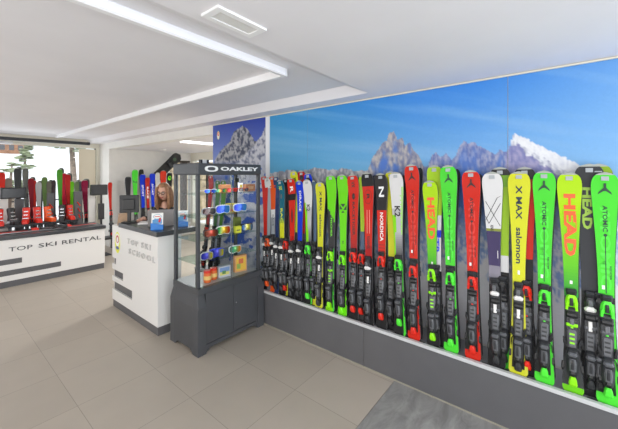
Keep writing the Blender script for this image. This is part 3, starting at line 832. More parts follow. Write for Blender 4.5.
# office ceiling light
b = MB().box(0, 0, 0, 1.0, .22, .02)
ol = b.build('ceiling_light', mat('panel_light', (250, 250, 252), .4, emit=2.2)); ol.location = (3.13, 5.5, 2.409)
tag(ol, 'bright flat light panel on the office ceiling', 'ceiling light')
tag(MB().prism([(.09*math.cos(2*PI*i/20), .09*math.sin(2*PI*i/20)) for i in range(20)], -.012, 0).build('smoke_detector', M_wpaper), 'small round white disc on the office ceiling', 'smoke detector').location = (3.9, 8.0, 2.43)

# ---------------------------------------------------------------- school counter
ct = empty('service_counter', (1.63, 4.1, 0), 0, 'white service counter with dark slab top beside the glass cabinet', 'counter')
def R(o): return rel(o, ct)
Y0, Y1 = 3.455, 4.76
slots = []
for (pa, pb, ya, yb) in ((111.6, 116, 258.5, 264.5), (111.6, 123, 273.5, 281), (111.6, 132, 291, 300)):
    A = onX(pb, yb, 1.63); Bq = onX(pb, ya, 1.63)
    slots.append((A.y, A.z, Bq.z))
slots.sort(key=lambda q: q[1])
b = MB(); z = .10
for (ys, za, zb) in slots:
    b.box(1.63, Y0, z, 1.652, Y1, za); b.box(1.63, Y0, za, 1.652, ys, zb); z = zb
b.box(1.63, Y0, z, 1.652, Y1, 1.105)
R(b.build('front_panel', M_white, ct))
R(MB().box(1.655, Y0 + .03, .10, 1.70, Y1 - .01, 1.10).build('recess_panel', M_dgrey, ct))
R(MB().box(1.653, Y0, .10, 1.905, Y0 + .022, 1.105).build('side_panel', M_white, ct))
R(MB().box(1.653, Y1 - .008, .10, 1.9, Y1, 1.079).build('end_panel', M_white, ct))
R(MB().box(1.64, Y0 + .012, 0, 1.90, Y1 - .01, .098).build('base_strip', M_dgrey, ct))
R(MB().box(1.653, 4.48, 1.08, 1.95, Y1-.01, 1.105).build('ledge', M_white, ct))
R(MB().prism([(1.60, 3.415), (2.08, 3.415), (2.08, 3.95), (1.97, 4.05), (1.97, 4.47), (1.60, 4.47)], 1.106, 1.160).build('worktop', M_slab, ct, bevel=.004))
def xtext(s, nm, m, par, px0, px1, pyc, x, hgt, root=None, th=.003):
    a = onX(px0, pyc, x); c = onX(px1, pyc, x); mid = onX((px0+px1)/2, pyc, x)
    o = lettering(s, nm, m, par, Vector((x - .0005, (a.y + c.y)/2, mid.z)), (0, -1, 0), (0, 0, 1), hgt, abs(a.y - c.y), th, .008)
    return o
xtext('T O P', 'lettering', M_wletter, ct, 128, 138.3, 242.4, 1.63, .066, th=.012)
xtext('S K I', 'lettering', M_wletter, ct, 142, 151, 246.2, 1.63, .066, th=.012)
xtext('S C H O O L', 'lettering', M_wletter, ct, 129.5, 155.5, 255.5, 1.63, .066, th=.012)
for o in ct.children:
    if o.name.startswith('lettering'): o.location = -ct.location
b = MB(); q = onX(117.5, 242.5, 1.63); 
for i, (ry, rz_, dzz) in enumerate(((.088, .142, 0), (.066, .085, .035), (.050, .052, .045), (.026, .034, .04), (.055, .022, -.07))):
    disc(b, 1.6295 - i*.0004, q.y, q.z + dzz, ry, rz_, (0, 1, 2, 1, 3)[i], 28)
o = b.build('round_crest', [cm('yellow'), M_wpaper, mat('crest_red', (196, 84, 88), .5), mat('crest_blue', (90, 110, 160), .5)], ct, fix=False); o.location = -ct.location

# things on the counter
m_ = empty('desk_monitor', (1.70, 4.385, 1.161), math.radians(-38), 'black desk screen seen from behind on the white service counter', 'monitor')
q = MB().box(-.115, -.012, .13, .115, .012, .36); q.build('screen', M_black2, m_, bevel=.008)
MB().box(-.07, -.03, .17, .07, -.0125, .31).build('back_cover', M_black, m_, bevel=.008)
MB().box(-.02, -.02, .02, .02, .02, .17).build('stand', M_black, m_, bevel=.004)
MB().box(-.08, -.06, 0, .08, .07, .018).build('foot', M_black, m_, bevel=.005)
# paper bag/card leaning at the left end
bg = MB().add([(-.075,-.035,0),(.075,-.035,0),(.08,.035,0),(-.08,.035,0),(-.07,-.005,.155),(.07,-.005,.17),(.07,.008,.17),(-.07,.008,.155)],
              [(0,3,2,1),(0,1,5,4),(1,2,6,5),(2,3,7,6),(3,0,4,7),(4,5,6,7)]).build('paper_bag', mat('kraft_paper', (176, 148, 122), .8, noise_amt=.06, noise_scale=20), bevel=.003)
bg.location = (1.72, 4.60, 1.106); bg.rotation_euler = (0, 0, math.radians(-38)); tag(bg, 'brown kraft paper bag at the left end of the service counter', 'paper bag')
def holder(loc, rz, label):
    r = empty('brochure_holder', loc, rz, label, 'brochure holder', 'blue brochure holders on the service counter')
    MB().box(-.065, -.03, 0, .065, .035, .006).prism([(-.065,0),(.065,0),(.065,.06),(-.065,.085)], -.03, -.026, axis='y').box(-.065, -.03, 0, -.062, .03, .07).box(.062, -.03, 0, .065, .03, .055).build('pocket', mat('holder_blue', (28, 120, 205), .35), r)
    v = MB().add([(-.06,-.02,.007),(.06,-.02,.007),(.06,.02,.19),(-.06,.02,.19),(-.06,-.008,.007),(.06,-.008,.007),(.06,.032,.19),(-.06,.032,.19)], [(0,1,2,3),(4,7,6,5),(0,4,5,1),(1,5,6,2),(2,6,7,3),(3,7,4,0)])
    br = v.build('brochure', M_wpaper, r)
    F = lambda x, z, e=.0006: (x, -.02 + .04*(z-.007)/.183 - e, z)
    g = MB().add([F(-.05,.07),F(.05,.07),F(.045,.125),F(.0,.135),F(-.05,.115)], [(0,1,2,3,4)], 0)
    g.add([F(.01,.09,.001),F(.032,.085,.001),F(.04,.13,.001),F(.022,.145,.001)], [(0,1,2,3)], 1)
    g.add([F(.045*math.cos(t*PI/10), .15+.028*math.sin(t*PI/10), .0008) for t in range(20)], [tuple(range(20))], 2)
    g.add([F(.036*math.cos(t*PI/10), .15+.02*math.sin(t*PI/10), .0012) for t in range(20)], [tuple(range(20))], 3)
    g.add([F(-.028,.146,.0016),F(.028,.146,.0016),F(.028,.154,.0016),F(-.028,.154,.0016)], [(0,1,2,3)], 1)
    g.build('cover_print', [mat('print_sky', (90,150,200), .5), mat('print_red', (205,50,50), .5), mat('print_ring', (170,190,205), .5), M_wpaper], br, fix=False)
    return r
holder((1.675, 3.56, 1.1605), math.radians(-32), 'blue brochure holder at the near corner of the service counter')
holder((1.98, 3.56, 1.1605), math.radians(-30), 'blue brochure holder seen through the side glass of the cabinet')
lp = empty('laptop', (1.84, 3.80, 1.1605), math.radians(-32), 'grey laptop with its lid back to the viewer on the service counter', 'laptop')
MB().box(-.15, .0, 0, .15, .22, .014).build('keyboard_base', mat('laptop_grey', (150, 146, 145), .4), lp, bevel=.003)
MB().add([(-.15,-.002,.012),(.15,-.002,.012),(.15,.008,.012),(-.15,.008,.012),(-.15,-.055,.205),(.15,-.055,.205),(.15,-.045,.205),(-.15,-.045,.205)],
   [(0,3,2,1),(4,5,6,7),(0,1,5,4),(1,2,6,5),(2,3,7,6),(3,0,4,7)]).build('lid', MATS['laptop_grey'], lp, bevel=.003)
tag(MB().box(-.10, -.07, 0, .10, .07, .02).build('keyboard', M_wpaper, bevel=.004), 'small white keyboard lying in front of the desk screen', 'keyboard')
bpy.data.objects['keyboard'].location = (1.80, 4.15, 1.1605); bpy.data.objects['keyboard'].rotation_euler = (0, 0, 1.0)

# ---------------------------------------------------------------- person behind the counter
def skin_mesh(name, V, E_, Rr, m, parent, sub=2, root=0, loc=(0,0,0)):
    me = bpy.data.meshes.new(name); me.from_pydata([tuple(Vector(v)-Vector(loc)) for v in V], E_, [])
    o = bpy.data.objects.new(name, me); C.objects.link(o)
    md = o.modifiers.new('skin', 'SKIN'); md.use_smooth_shade = True
    sv = me.skin_vertices[0].data
    for i, r in enumerate(Rr):
        sv[i].radius = (r, r) if not isinstance(r, tuple) else r; sv[i].use_root = (i == root)
    s = o.modifiers.new('sub', 'SUBSURF'); s.levels = sub; s.render_levels = sub
    me.materials.append(m); o.parent = parent
    return o
PP = Vector((2.27, 4.52, 0)); prz = math.atan2(-.62, -.78)   # facing heading
per = empty('person', PP, 0, 'person with long light-brown hair, glasses and black top seated behind the counter', 'person')
f = Vector((math.cos(prz), math.sin(prz), 0)); sdv = Vector((-f.y, f.x, 0)); up = Vector((0, 0, 1))
def Pp(a, s, z): return f*a + sdv*s + up*z      # forward, left, up from the base point
skin = mat('skin', (226, 176, 152), .5); cloth = mat('black_top', (34, 34, 38), .8); jeans = mat('dark_trousers', (44, 48, 62), .8)
SZ = .80
V = [Pp(0,0,SZ+.06), Pp(.02,0,SZ+.18), Pp(.03,0,SZ+.32), Pp(.04,0,SZ+.44), Pp(.06,0,SZ+.515), Pp(.085,0,SZ+.61),
     Pp(.04,.15,SZ+.45), Pp(.08,.20,SZ+.30), Pp(.22,.20,SZ+.32), Pp(.36,.15,SZ+.40),
     Pp(.04,-.15,SZ+.45), Pp(.08,-.20,SZ+.30), Pp(.22,-.20,SZ+.32), Pp(.36,-.15,SZ+.40),
     Pp(.06,.09,SZ+.05), Pp(.36,.11,SZ+.05), Pp(.38,.11,SZ-.30), Pp(.06,-.09,SZ+.05), Pp(.36,-.11,SZ+.05), Pp(.38,-.11,SZ-.30),
     Pp(.37,.11,SZ-.42), Pp(.37,-.11,SZ-.42)]
Ed = [(0,1),(1,2),(2,3),(3,4),(4,5),(3,6),(6,7),(7,8),(8,9),(3,10),(10,11),(11,12),(12,13),(0,14),(14,15),(15,16),(0,17),(17,18),(18,19),(16,20),(19,21)]
Rr = [.13,.115,.12,.10,.052,.048,.058,.045,.038,.026,.058,.045,.038,.026,.085,.062,.05,.085,.062,.05,.036,.036]
body = skin_mesh('body', V, Ed, Rr, skin, per)
# clothing
def tube_part(name, pts, rs, m):
    q = MB().tube([tuple(p) for p in pts], rs, 14); return q.build(name, m, per, smooth=True)
skin_mesh('top', [V[0], V[1], V[2], Pp(.035,0,SZ+.42), V[6], V[7], V[8], V[9]-f*.05, V[10], V[11], V[12], V[13]-f*.05, Pp(.055,0,SZ+.495)], [(0,1),(1,2),(2,3),(3,4),(4,5),(5,6),(6,7),(3,8),(8,9),(9,10),(10,11),(3,12)],
          [.145,.13,.134,.118,.070,.056,.048,.038,.070,.056,.048,.038,.072], cloth, per)
skin_mesh('trousers', [V[0], V[14], V[15], V[16], V[17], V[18], V[19]], [(0,1),(1,2),(2,3),(0,4),(4,5),(5,6)], [.14,.095,.072,.06,.095,.072,.06], jeans, per)
for s in (1, -1):
    q = MB().ell(tuple(Pp(.42, s*.11, SZ-.44)), (.06,.06,.04), 12, 8); ob = q.build('shoe', M_black, per, smooth=True)
    # hand: palm and five fingers
    w = V[9] if s == 1 else V[13]; fw_ = (f*.95 + up*-.15).normalized()
    HV = [w - fw_*.02, w + fw_*.03, w + fw_*.07]; HE = [(0,1),(1,2)]; HR = [.022, (.034,.016), (.036,.014)]
    for i, (o_, l) in enumerate(((-.027,.058),(-.009,.068),(.009,.064),(.027,.05))):
        n0 = len(HV); r0 = w + fw_*.07 + sdv*o_
        HV += [r0 + fw_*.01, r0 + fw_*(l*.5+.01) + up*.004, r0 + fw_*(l+.005) - up*.012]; HE += [(2, n0), (n0, n0+1), (n0+1, n0+2)]; HR += [.009,.0085,.007]
    n0 = len(HV); t0 = w + fw_*.03 - sdv*(s*.03)
    HV += [t0, t0 + fw_*.03 - sdv*(s*.02), t0 + fw_*.055 - sdv*(s*.022)]; HE += [(1, n0), (n0, n0+1), (n0+1, n0+2)]; HR += [.012,.010,.008]
    skin_mesh('hand', HV, HE, HR, skin, per, 1)
# head
HC = Pp(.10, 0, SZ+.735)
hf = (f*.97 - up*.18).normalized(); hs = sdv; hu = hf.cross(hs)
def hd(a, s, u): return HC + hf*a + hs*s + hu*u
q = MB()
nu_, nv_ = 28, 20
vs = []
for i in range(nv_+1):
    t = PI*i/nv_
    for k in range(nu_):
        p = 2*PI*k/nu_; x = math.sin(t)*math.cos(p); y = math.sin(t)*math.sin(p); z = math.cos(t)
        a, s, u = .096*x, .074*y, .118*z
        if z < 0: s *= 1 - .32*(-z)**1.5; a *= 1 - .10*(-z)
        if x > .5 and abs(y) < .25:      # nose ridge
            fz = math.exp(-((z + .12)/.16)**2); a += .020*fz*(1-(abs(y)/.25))
        if x > .6 and -.05 < z < .25: a -= .006*math.exp(-((abs(y)-.42)/.18)**2)*1
        if x > .6 and z < -.6: a += .008
        vs.append(hd(a, s, u))
fs = [(i*nu_+k, (i+1)*nu_+k, (i+1)*nu_+(k+1) % nu_, i*nu_+(k+1) % nu_) for i in range(nv_) for k in range(nu_)]
q.add(vs, fs); head = q.build('head', skin, per, smooth=True)
for s in (-1, 1):
    MB().ell(hd(.083, s*.030, .008), (.010,.010,.007), 10, 8).build('eye', M_wpaper, head, smooth=True)
    MB().ell(hd(.091, s*.030, .008), (.004,.004,.004), 8, 6).build('pupil', mat('eye_dark', (50,40,36), .2), head, smooth=True)
    MB().tube([hd(.089, s*.016, .028), hd(.090, s*.032, .033), hd(.078, s*.050, .026)], .003, 6).build('eyebrow', mat('brow', (120,86,60), .8), head)
    MB().ell(hd(-.005, s*.074, -.005), (.014,.012,.026), 10, 8).build('ear', skin, head, smooth=True)
MB().tube([hd(.079, -.028, -.050), hd(.092, -.012, -.060), hd(.094, 0, -.063), hd(.092, .012, -.060), hd(.079, .028, -.050)], [.003,.007,.008,.007,.003], 8).build('mouth', mat('lips', (190, 82, 80), .4), head, smooth=True)
MB().tube([hd(.088, -.018, -.0575), hd(.0985, 0, -.0605), hd(.088, .018, -.0575)], [.002,.004,.002], 6).build('teeth', M_wpaper, head, smooth=True)
g = MB()
for s in (-1, 1):
    ring_ = [hd(.104 - .012*abs(math.cos(2*PI*i/16))*(1 if math.cos(2*PI*i/16) > 0 else 0), s*(.033 + .024*math.cos(2*PI*i/16)), .006 + .017*math.sin(2*PI*i/16)) for i in range(17)]
    g.tube(ring_, .0036, 6, cap=False); g.tube([hd(.092, s*.057, .010), hd(.03, s*.080, .012), hd(-.02, s*.08, .008)], .002, 6)
g.tube([hd(.104, -.009, .010), hd(.108, 0, .012), hd(.104, .009, .010)], .003, 6)
g.build('glasses', M_black, per)
hair = mat('hair_brown', (158, 116, 84), .6, noise_amt=.22, noise_scale=60)
q = MB(); vs = []; nu_, nv_ = 32, 18
for i in range(nv_+1):            # cap of hair open towards the face
    t = PI*i/nv_
    for k in range(nu_):
        p = 2*PI*k/nu_; x = math.sin(t)*math.cos(p); y = math.sin(t)*math.sin(p); z = math.cos(t)
        a, s, u = .112*x - .008, .092*y, .130*z + .004
        if z < 0: u = .130*z*1.9; s *= 1.08; a = a*.95 - .01
        if x > .45 and z < .62: a = min(a, .045 + .03*max(0, z)); s = math.copysign(max(abs(s), .072), s if abs(s) > 1e-4 else 1)
        wv = 1 + .03*math.sin(p*9 + z*6)
        vs.append(hd(a*wv, s*wv, u))
fs = []
for i in range(nv_):
    for k in range(nu_):
        p = 2*PI*(k+.5)/nu_; t = PI*(i+.5)/nv_
        if math.sin(t)*math.cos(p) > .42 and math.cos(t) < .60: continue
        fs.append((i*nu_+k, (i+1)*nu_+k, (i+1)*nu_+(k+1) % nu_, i*nu_+(k+1) % nu_))
q.add(vs, fs); hr = q.build('hair', hair, per, smooth=True)
so = hr.modifiers.new('thick', 'SOLIDIFY'); so.thickness = .008; so.offset = 1
q = MB()
for s in (-1, 1):
    for j in range(5):
        a0 = .035 - j*.026; pts = [hd(a0*.6, s*.03, .118 - j*.004), hd(a0+.02, s*.076, .06), hd(a0+.012, s*.090, -.03), hd(a0+.02, s*(.092 + .004*j), -.12), hd(a0+.03+.01*math.sin(j), s*.085, -.20), hd(a0+.02, s*.07, -.27)]
        q.tube(pts, [.012,.018,.022,.026,.024,.006], 8)
q.build('hair_lock', hair, per, smooth=True)
st = empty('bar_stool', PP + Vector((.0, .0, 0)), 0, 'high round stool under the seated person behind the counter', 'stool')
MB().prism([(.18*math.cos(2*PI*i/24), .18*math.sin(2*PI*i/24)) for i in range(24)], SZ-.13, SZ-.07).build('seat', M_black2, st, bevel=.01)
MB().tube([(0,0,.03),(0,0,SZ-.13)], .025, 12).build('pole', M_silver, st)
MB().prism([(.2*math.cos(2*PI*i/24), .2*math.sin(2*PI*i/24)) for i in range(24)], 0, .03).build('foot', M_silver, st)

# ---------------------------------------------------------------- left counter
lc = empty('rental_counter', (.6, 6.8, 0), 0, 'long low white counter with dark lettering at the far left', 'counter')
def RL(o): return rel(o, lc)
CX0, CX1, CY = -2.2, 2.2, 6.8
zA = [(onY(22, 257.3, CY), onY(22, 262.3, CY)), (onY(61, 261.3, CY), onY(61, 266, CY))]
RL(MB().box(CX0, CY, .10, CX1, CY+.03, .755).build('front_panel', M_white, lc))
b = MB()
for hi, lo in zA: b.box(CX0 + .02, CY - .003, lo.z, hi.x, CY - .0005, hi.z)
RL(b.build('stripe', M_dgrey, lc))
RL(MB().box(CX0+.01, CY+.01, 0, CX1-.01, CY+.6, .099).build('base_strip', M_dgrey, lc))
RL(MB().box(CX1-.03, CY+.03, .10, CX1, CY+.6, .755).box(CX0, CY+.03, .10, CX0+.03, CY+.6, .755).build('side_panel', M_white, lc))
RL(MB().box(CX0-.01, CY-.02, .756, CX1+.015, CY+.66, .815).build('worktop', M_slab, lc, bevel=.004))
for wd, pa, pb in (('TOP', 8.5, 32.6), ('SKI', 38.5, 56.6), ('RENTAL', 62, 101)):
    a = onY(pa, 245, CY); c = onY(pb, 245, CY)
    o = lettering(wd, 'lettering', mat('letter_grey', (74,76,80), .4), lc, ((a.x+c.x)/2, CY-.0008, .598), (1,0,0), (0,0,1), .070, (c.x-a.x), .003, .004)
    o.location = -lc.location

# red ski lying on the counter
o = bpy.data.objects.new('ski', None); C.objects.link(o)
tag(o, 'red ski lying flat along the top of the low lettered counter', 'ski')
me_obj('ski_body', ski_mesh(1.6, solid(K['red'], K['red']), 30, 3, 1.0), o); put_binding(o, 1.6, 'red', 0, .35)
o.matrix_world = Matrix(((0,0,-1,2.13),(-1,0,0,7.06),(0,-1,0,.8155),(0,0,0,1)))
o2 = bpy.data.objects.new('ski', None); C.objects.link(o2)
tag(o2, 'dark red ski lying flat at the left end of the low counter', 'ski')
me_obj('ski_body', ski_mesh(1.5, solid(K['dred'], K['dred']), 30, 3, 1.0), o2); put_binding(o2, 1.5, 'red', 0, .35)
o2.matrix_world = Matrix(((0,0,-1,.50),(-1,0,0,7.02),(0,-1,0,.8155),(0,0,0,1)))

# ---------------------------------------------------------------- racks, screens and skis in front of the shop window
GL = 'skis in the racks in front of the shop window'
wr = empty('ski_rack', (1.5, 8.3, 0), 0, 'long dark rack holding the skis in front of the shop window', 'ski rack')
MB().box(-1.8, -.2, .26, 1.05, .12, .30).build('ledge', M_black2, wr)
for x in (-1.75, -.8, .1, 1.0): MB().box(x-.02, -.18, 0, x+.02, .10, .26).build('leg', M_black2, wr)
MB().tube([(-1.8, .14, 1.25), (1.05, .14, 1.25)], .012, 8).build('rail', M_black2, wr)
for x in (-1.75, 1.0): MB().tube([(x, .14, 0), (x, .14, 1.25)], .014, 8).build('post', M_black2, wr)
LS = [(1,172,6,K['red'],'red ski at the left picture edge by the window'),(8,178,6,(150,132,120),'beige grey ski above the left screen'),
 (16.5,168,5,(70,72,72),'tall dark ski above the left screen, left of its twin'),(25,168,5,(110,112,106),'tall grey ski right of the left screen'),
 (30.5,178,5,(150,30,44),'dark red ski right of the left black screen'),(33.5,180,4,K['red'],'plain red ski behind the red bindings'),
 (38,182,5,(206,206,208),'silver white ski right of the plain red one'),(44,177,5,(110,140,80),'grey green ski with forked tip in the window'),
 (48.5,181,4,(120,116,106),'narrow grey ski above the dark rack panel'),(53,180,4,(70,56,60),'thin dark ski left of the tall green one'),
 (59,169,5,(86,170,50),'tall green ski highest in the middle of the window'),(63,173,6,(225,40,70),'pink red ski right of the tall green one'),
 (67,174,5,(200,40,40),'red ski behind the short bright green ski'),(70,181,6,(120,220,30),'short bright green ski with yellow-green body'),
 (76,181,4,(120,140,100),'pale green ski above the right rack panel'),(79.5,181,4,(96,100,104),'thin grey ski left of the maroon one'),
 (84,180,6,(150,30,70),'maroon ski beside the right white column')]
for i, (px, ty, wp, c, lb) in enumerate(LS):
    far_ski(px, ty, wp, 8.38 + .02*(i % 2), solid(c), lb, GL, 'red', base_z=.302, lean=.16)
    if i % 2 == 0 and i not in (0,):
        far_ski(px+1.6, ty-1.2, wp, 8.43, solid((90, 94, 92)), 'dark twin standing behind the ' + lb, GL, 'black', base_z=.302, lean=.14, bind=False)
far_ski(109.3, 182, 4, 8.45, solid(K['red']), 'red ski right of the small right screen', GL, 'red', base_z=.302, lean=.10)
sr = MB().box(-.15, -.2, .26, .15, .12, .30).box(-.14, -.18, 0, -.11, .1, .26).box(.11, -.18, 0, .14, .1, .26).build('ski_rack', M_black2)
sr.location = (2.78, 8.45, 0); tag(sr, 'small dark ski stand at the right of the shop window', 'ski rack')
def screen(px, py, wpx, hpx, Y, label, side):
    p = onY(px, py, Y); dpt = p.x*Fw[0] + p.y*Fw[1]; w = wpx/FPX*dpt/1.08; h = hpx/FPX*dpt
    r = empty('screen_stand', (p.x, Y, 0), 0, label, 'screen')
    MB().box(-w/2, -.03, p.z-h/2, w/2, .03, p.z+h/2).build('screen', M_black, r, bevel=.012)
    MB().box(-w*.42, -.034, p.z-h*.38, w*.42, -.0305, p.z+h*.38).build('display', mat('screen_dark', (48, 50, 54), .2), r)
    MB().tube([(side, .05, .02), (side, .05, p.z-.02), (0, .02, p.z)], .02, 8).build('pole', M_black2, r)
    MB().box(side-.15, -.1, 0, side+.15, .2, .02).build('foot', M_black2, r)
    MB().box(side-.05, .02, .8, side+.05, .09, 1.15).build('junction_box', M_black2, r)
screen(13.5, 193, 21, 11, 7.86, 'left black screen on a stand in front of the window skis', .20)
screen(99, 189.8, 16, 10.5, 7.86, 'right black screen on a stand near the office corner', .06)
def board(px, ty, wpx, Y, label, m, let=True, nm='rack_panel'):
    p = onY(px, ty, Y); dpt = p.x*Fw[0] + p.y*Fw[1]; w = wpx/FPX*dpt/1.08
    r = empty(nm, (p.x, Y, 0), 0, label, 'panel')
    MB().box(-w/2, 0, 0, w/2, .05, p.z).build('panel', m, r, bevel=.004)
    if let:
        for i in range(3): MB().tube([(-.02+.012*i, -.002, p.z-.22-.13*i), (.03, -.002, p.z-.30-.13*i)], .012, 6).build('red_mark', cm('red'), r)
    return r
board(50.7, 193, 6, 7.95, 'dark panel with red marks left of the bright green ski', M_dgrey)
board(78.3, 191.5, 7.5, 7.95, 'dark panel with red marks right of the bright green ski', M_dgrey)
board(19.5, 199, 7.5, 8.0, 'dark grey panel below the left black screen', M_dgrey, False)
board(2.5, 195, 9, 7.95, 'white column at the left picture edge behind the low counter', M_wall, False, 'white_column')
board(92, 188, 6.5, 8.0, 'white column right of the maroon ski', M_wall, False, 'white_column')
# workbench with boots
wb = empty('workbench', (1.4, 7.60, 0), 0, 'dark workbench behind the low counter carrying red ski boots', 'workbench')
MB().box(-.75, -.14, .86, .55, .14, .90).build('worktop', M_black2, wb)
for x in (-.72, .52):
    for y in (-.11, .11): MB().box(x-.02, y-.02, 0, x+.02, y+.02, .86).build('leg', M_black2, wb)
def boot_set(loc, rz, label, col):
    r = empty('ski_boot', loc, rz, label, 'ski boot', 'red ski boots on the workbench')
    q = MB().loft([(-.15,.035,.05),(-.12,.045,.07),(0,.048,.085),(.06,.045,.10),(.11,.040,.10),(.13,.03,.08)])
    q.v = [(v[2], v[0], -v[1]) for v in q.v]; q.build('shell', cm(col), r, bevel=.004)
    q = MB().tube([(.06,0,.06),(.055,0,.14),(.075,0,.22),(.085,0,.27)], [.058,.052,.056,.058], 12); q.build('cuff', M_black2 if col == 'white' else cm(col), r)
    MB().tube([(.085,0,.27),(.088,0,.285)], [.048,.050], 12).build('liner', M_black, r)
    for zz in (.15, .21): MB().box(-.01+(zz-.15)*.3, -.03, zz-.008, .015+(zz-.15)*.3, .03, zz+.008).build('buckle', M_silver, r)
    for xx in (-.05, -.01): MB().box(xx-.008, -.04, .088, xx+.008, .04, .10).build('buckle', M_silver, r)
for i, (x, c) in enumerate(((.85,'red'),(1.02,'black'),(1.19,'red'),(1.36,'red'),(1.53,'orange'),(1.72,'black'),(1.86,'red'))):
    boot_set((x, 7.60, .9005), PI/2 + .3*math.sin(i*2.1), ['red ski boot leftmost on the workbench', 'black ski boot second from the left on the workbench', 'red ski boot third on the workbench, left of centre', 'red ski boot in the middle of the workbench', 'orange ski boot right of centre on the workbench', 'black ski boot second from the right on the workbench', 'red ski boot rightmost on the workbench'][i], c)

# ---------------------------------------------------------------- glass display cabinet
cb = empty('display_cabinet', (2.12, 3.0, 0), 0, 'charcoal display cabinet with glass sides full of goggles', 'display cabinet')
def RC(o): return rel(o, cb)
BX0, BX1, BY0, BY1 = 1.685, 2.553, 2.745, 3.285
UX0, UX1, UY0, UY1 = 1.705, 2.535, 2.79, 3.25
TOPZ, GLZ, HDZ = 1.905, .655, 1.785
PW = .095
# corner posts with a shoulder
def bpost(x0, x1, y0, y1, nx0, nx1, ny0, ny1):
    b = MB(); zs = (0, .47, .57)
    b.add([(x0,y0,0),(x1,y0,0),(x1,y1,0),(x0,y1,0),(x0,y0,.47),(x1,y0,.47),(x1,y1,.47),(x0,y1,.47),(nx0,ny0,.60),(nx1,ny0,.60),(nx1,ny1,.60),(nx0,ny1,.60)],
      [(0,3,2,1),(0,1,5,4),(1,2,6,5),(2,3,7,6),(3,0,4,7),(4,5,9,8),(5,6,10,9),(6,7,11,10),(7,4,8,11),(8,9,10,11)])
    RC(b.build('corner_post', M_cab, cb, bevel=.003))
bpost(BX0, BX0+PW, BY0, BY0+PW, UX0, UX0+PW*.8, UY0, UY0+PW*.7)
bpost(BX1-PW, BX1, BY0, BY0+PW, UX1-PW*.8, UX1, UY0, UY0+PW*.7)
bpost(BX0, BX0+PW, BY1-PW, BY1, UX0, UX0+PW*.8, UY1-PW*.7, UY1)
bpost(BX1-PW, BX1, BY1-PW, BY1, UX1-PW*.8, UX1, UY1-PW*.7, UY1)
# side, back panels with arched feet
def arch(n=8, a0=0.0, a1=1.0, h=.045, r=.05):
    p = [(a0, 0)]
    for i in range(n+1): t = i/n*PI/2; p.append((a0 + r*math.sin(t), h*math.sin(t)))
    for i in range(n+1): t = (1-i/n)*PI/2; p.append((a1 - r*math.sin(t), h*math.sin(t)))
    p.append((a1, 0)); return p
def archpanel(a0, a1, top):
    pts = [(a0, top)] + arch(8, a0, a1) + [(a1, top)]
    return pts
b = MB(); b.prism([(y, z) for y, z in archpanel(BY0+PW, BY1-PW, .47)], BX0+.001, BX0+.02, axis='x')
RC(MB().prism([(y, z) for y, z in archpanel(BY0+PW, BY1-PW, .47)], BX1-.02, BX1-.001, axis='x').build('side_panel', M_cab, cb))
b.add([(BX0+.001, BY0+PW, .47), (BX0+.001, BY1-PW, .47), (UX0+.001, BY1-PW, .60), (UX0+.001, BY0+PW, .60), (BX0+.02, BY0+PW, .47), (BX0+.02, BY1-PW, .47), (UX0+.02, BY1-PW, .60), (UX0+.02, BY0+PW, .60)],
      [(0,1,2,3),(4,7,6,5),(0,3,7,4),(1,5,6,2),(2,6,7,3),(0,4,5,1)])
RC(b.build('side_panel', M_cab, cb))
DY = BY0 + .012
RC(MB().prism([(x, z) for x, z in archpanel(BX0+PW, BX1-PW, .085)], DY, DY+.02, axis='y').build('plinth_rail', M_cab, cb))
RC(MB().prism([(x, z) for x, z in archpanel(BX0+PW, BX1-PW, .56)], BY1-.03, BY1-.01, axis='y').build('back_panel', M_cab, cb))
mx = (BX0+BX1)/2
d1 = RC(MB().box(BX0+PW+.002, DY-.002, .09, mx-.002, DY+.018, .598).build('door', M_cab, cb, bevel=.002))
d2 = RC(MB().box(mx+.002, DY-.002, .09, BX1-PW-.002, DY+.018, .598).build('door', M_cab, cb, bevel=.002))
o = MB().ell((mx+.03, DY-.008, .40), (.008,.008,.008), 10, 8).build('lock', M_silver, d2, smooth=True)
o.location = -cb.location - d2.location if False else Vector((-cb.location.x, -cb.location.y, 0)) - d2.location
RC(MB().box(UX0, UY0, .60, UX1, UY1, GLZ).build('deck', mat('deck_grey', (176,178,180), .4), cb))
RC(MB().box(UX0-.004, DY+.001, .5985, UX1+.004, UY0+.02, GLZ+.004).box(UX0-.004, UY0+.02, .60, UX0+.01, UY1, GLZ+.004).build('bottom_rail', M_cab, cb))
for (x, y, nm) in ((UX0, UY0, 1), (UX1-.035, UY0, 1), (UX0, UY1-.035, 1), (UX1-.035, UY1-.035, 1)):
    RC(MB().box(x, y, GLZ, x+.035, y+.035, HDZ).build('upright', M_cab2, cb, bevel=.004))
RC(MB().box(UX0-.006, UY0-.012, HDZ, UX1+.006, UY1+.006, TOPZ).build('header', M_cab2, cb, bevel=.012))
hdr = [c for c in cb.children if c.name.startswith('header')][0]
RC(MB().box(UX0+.035, UY0+.012, GLZ, UX1-.035, UY0+.017, HDZ).build('glass_door', M_glass, cb))
RC(MB().box(UX0+.012, UY0+.035, GLZ, UX0+.017, UY1-.035, HDZ).build('glass_side', M_glass, cb))
RC(MB().box(UX1-.017, UY0+.035, GLZ, UX1-.012, UY1-.035, HDZ).build('glass_side', M_glass, cb))
RC(MB().box(UX0+.035, UY1-.017, GLZ, UX1-.035, UY1-.012, HDZ).build('glass_back', M_glass, cb))
RC(MB().box((UX0+UX1)/2-.003, UY0+.006, GLZ, (UX0+UX1)/2+.003, UY0+.0115, HDZ).build('door_seam', M_silver, cb))
SHZ = [1.585, 1.35, 1.115, .885]
for z in SHZ: RC(MB().box(UX0+.02, UY0+.05, z-.006, UX1-.02, UY1-.02, z).build('shelf', M_shelfglass, cb))
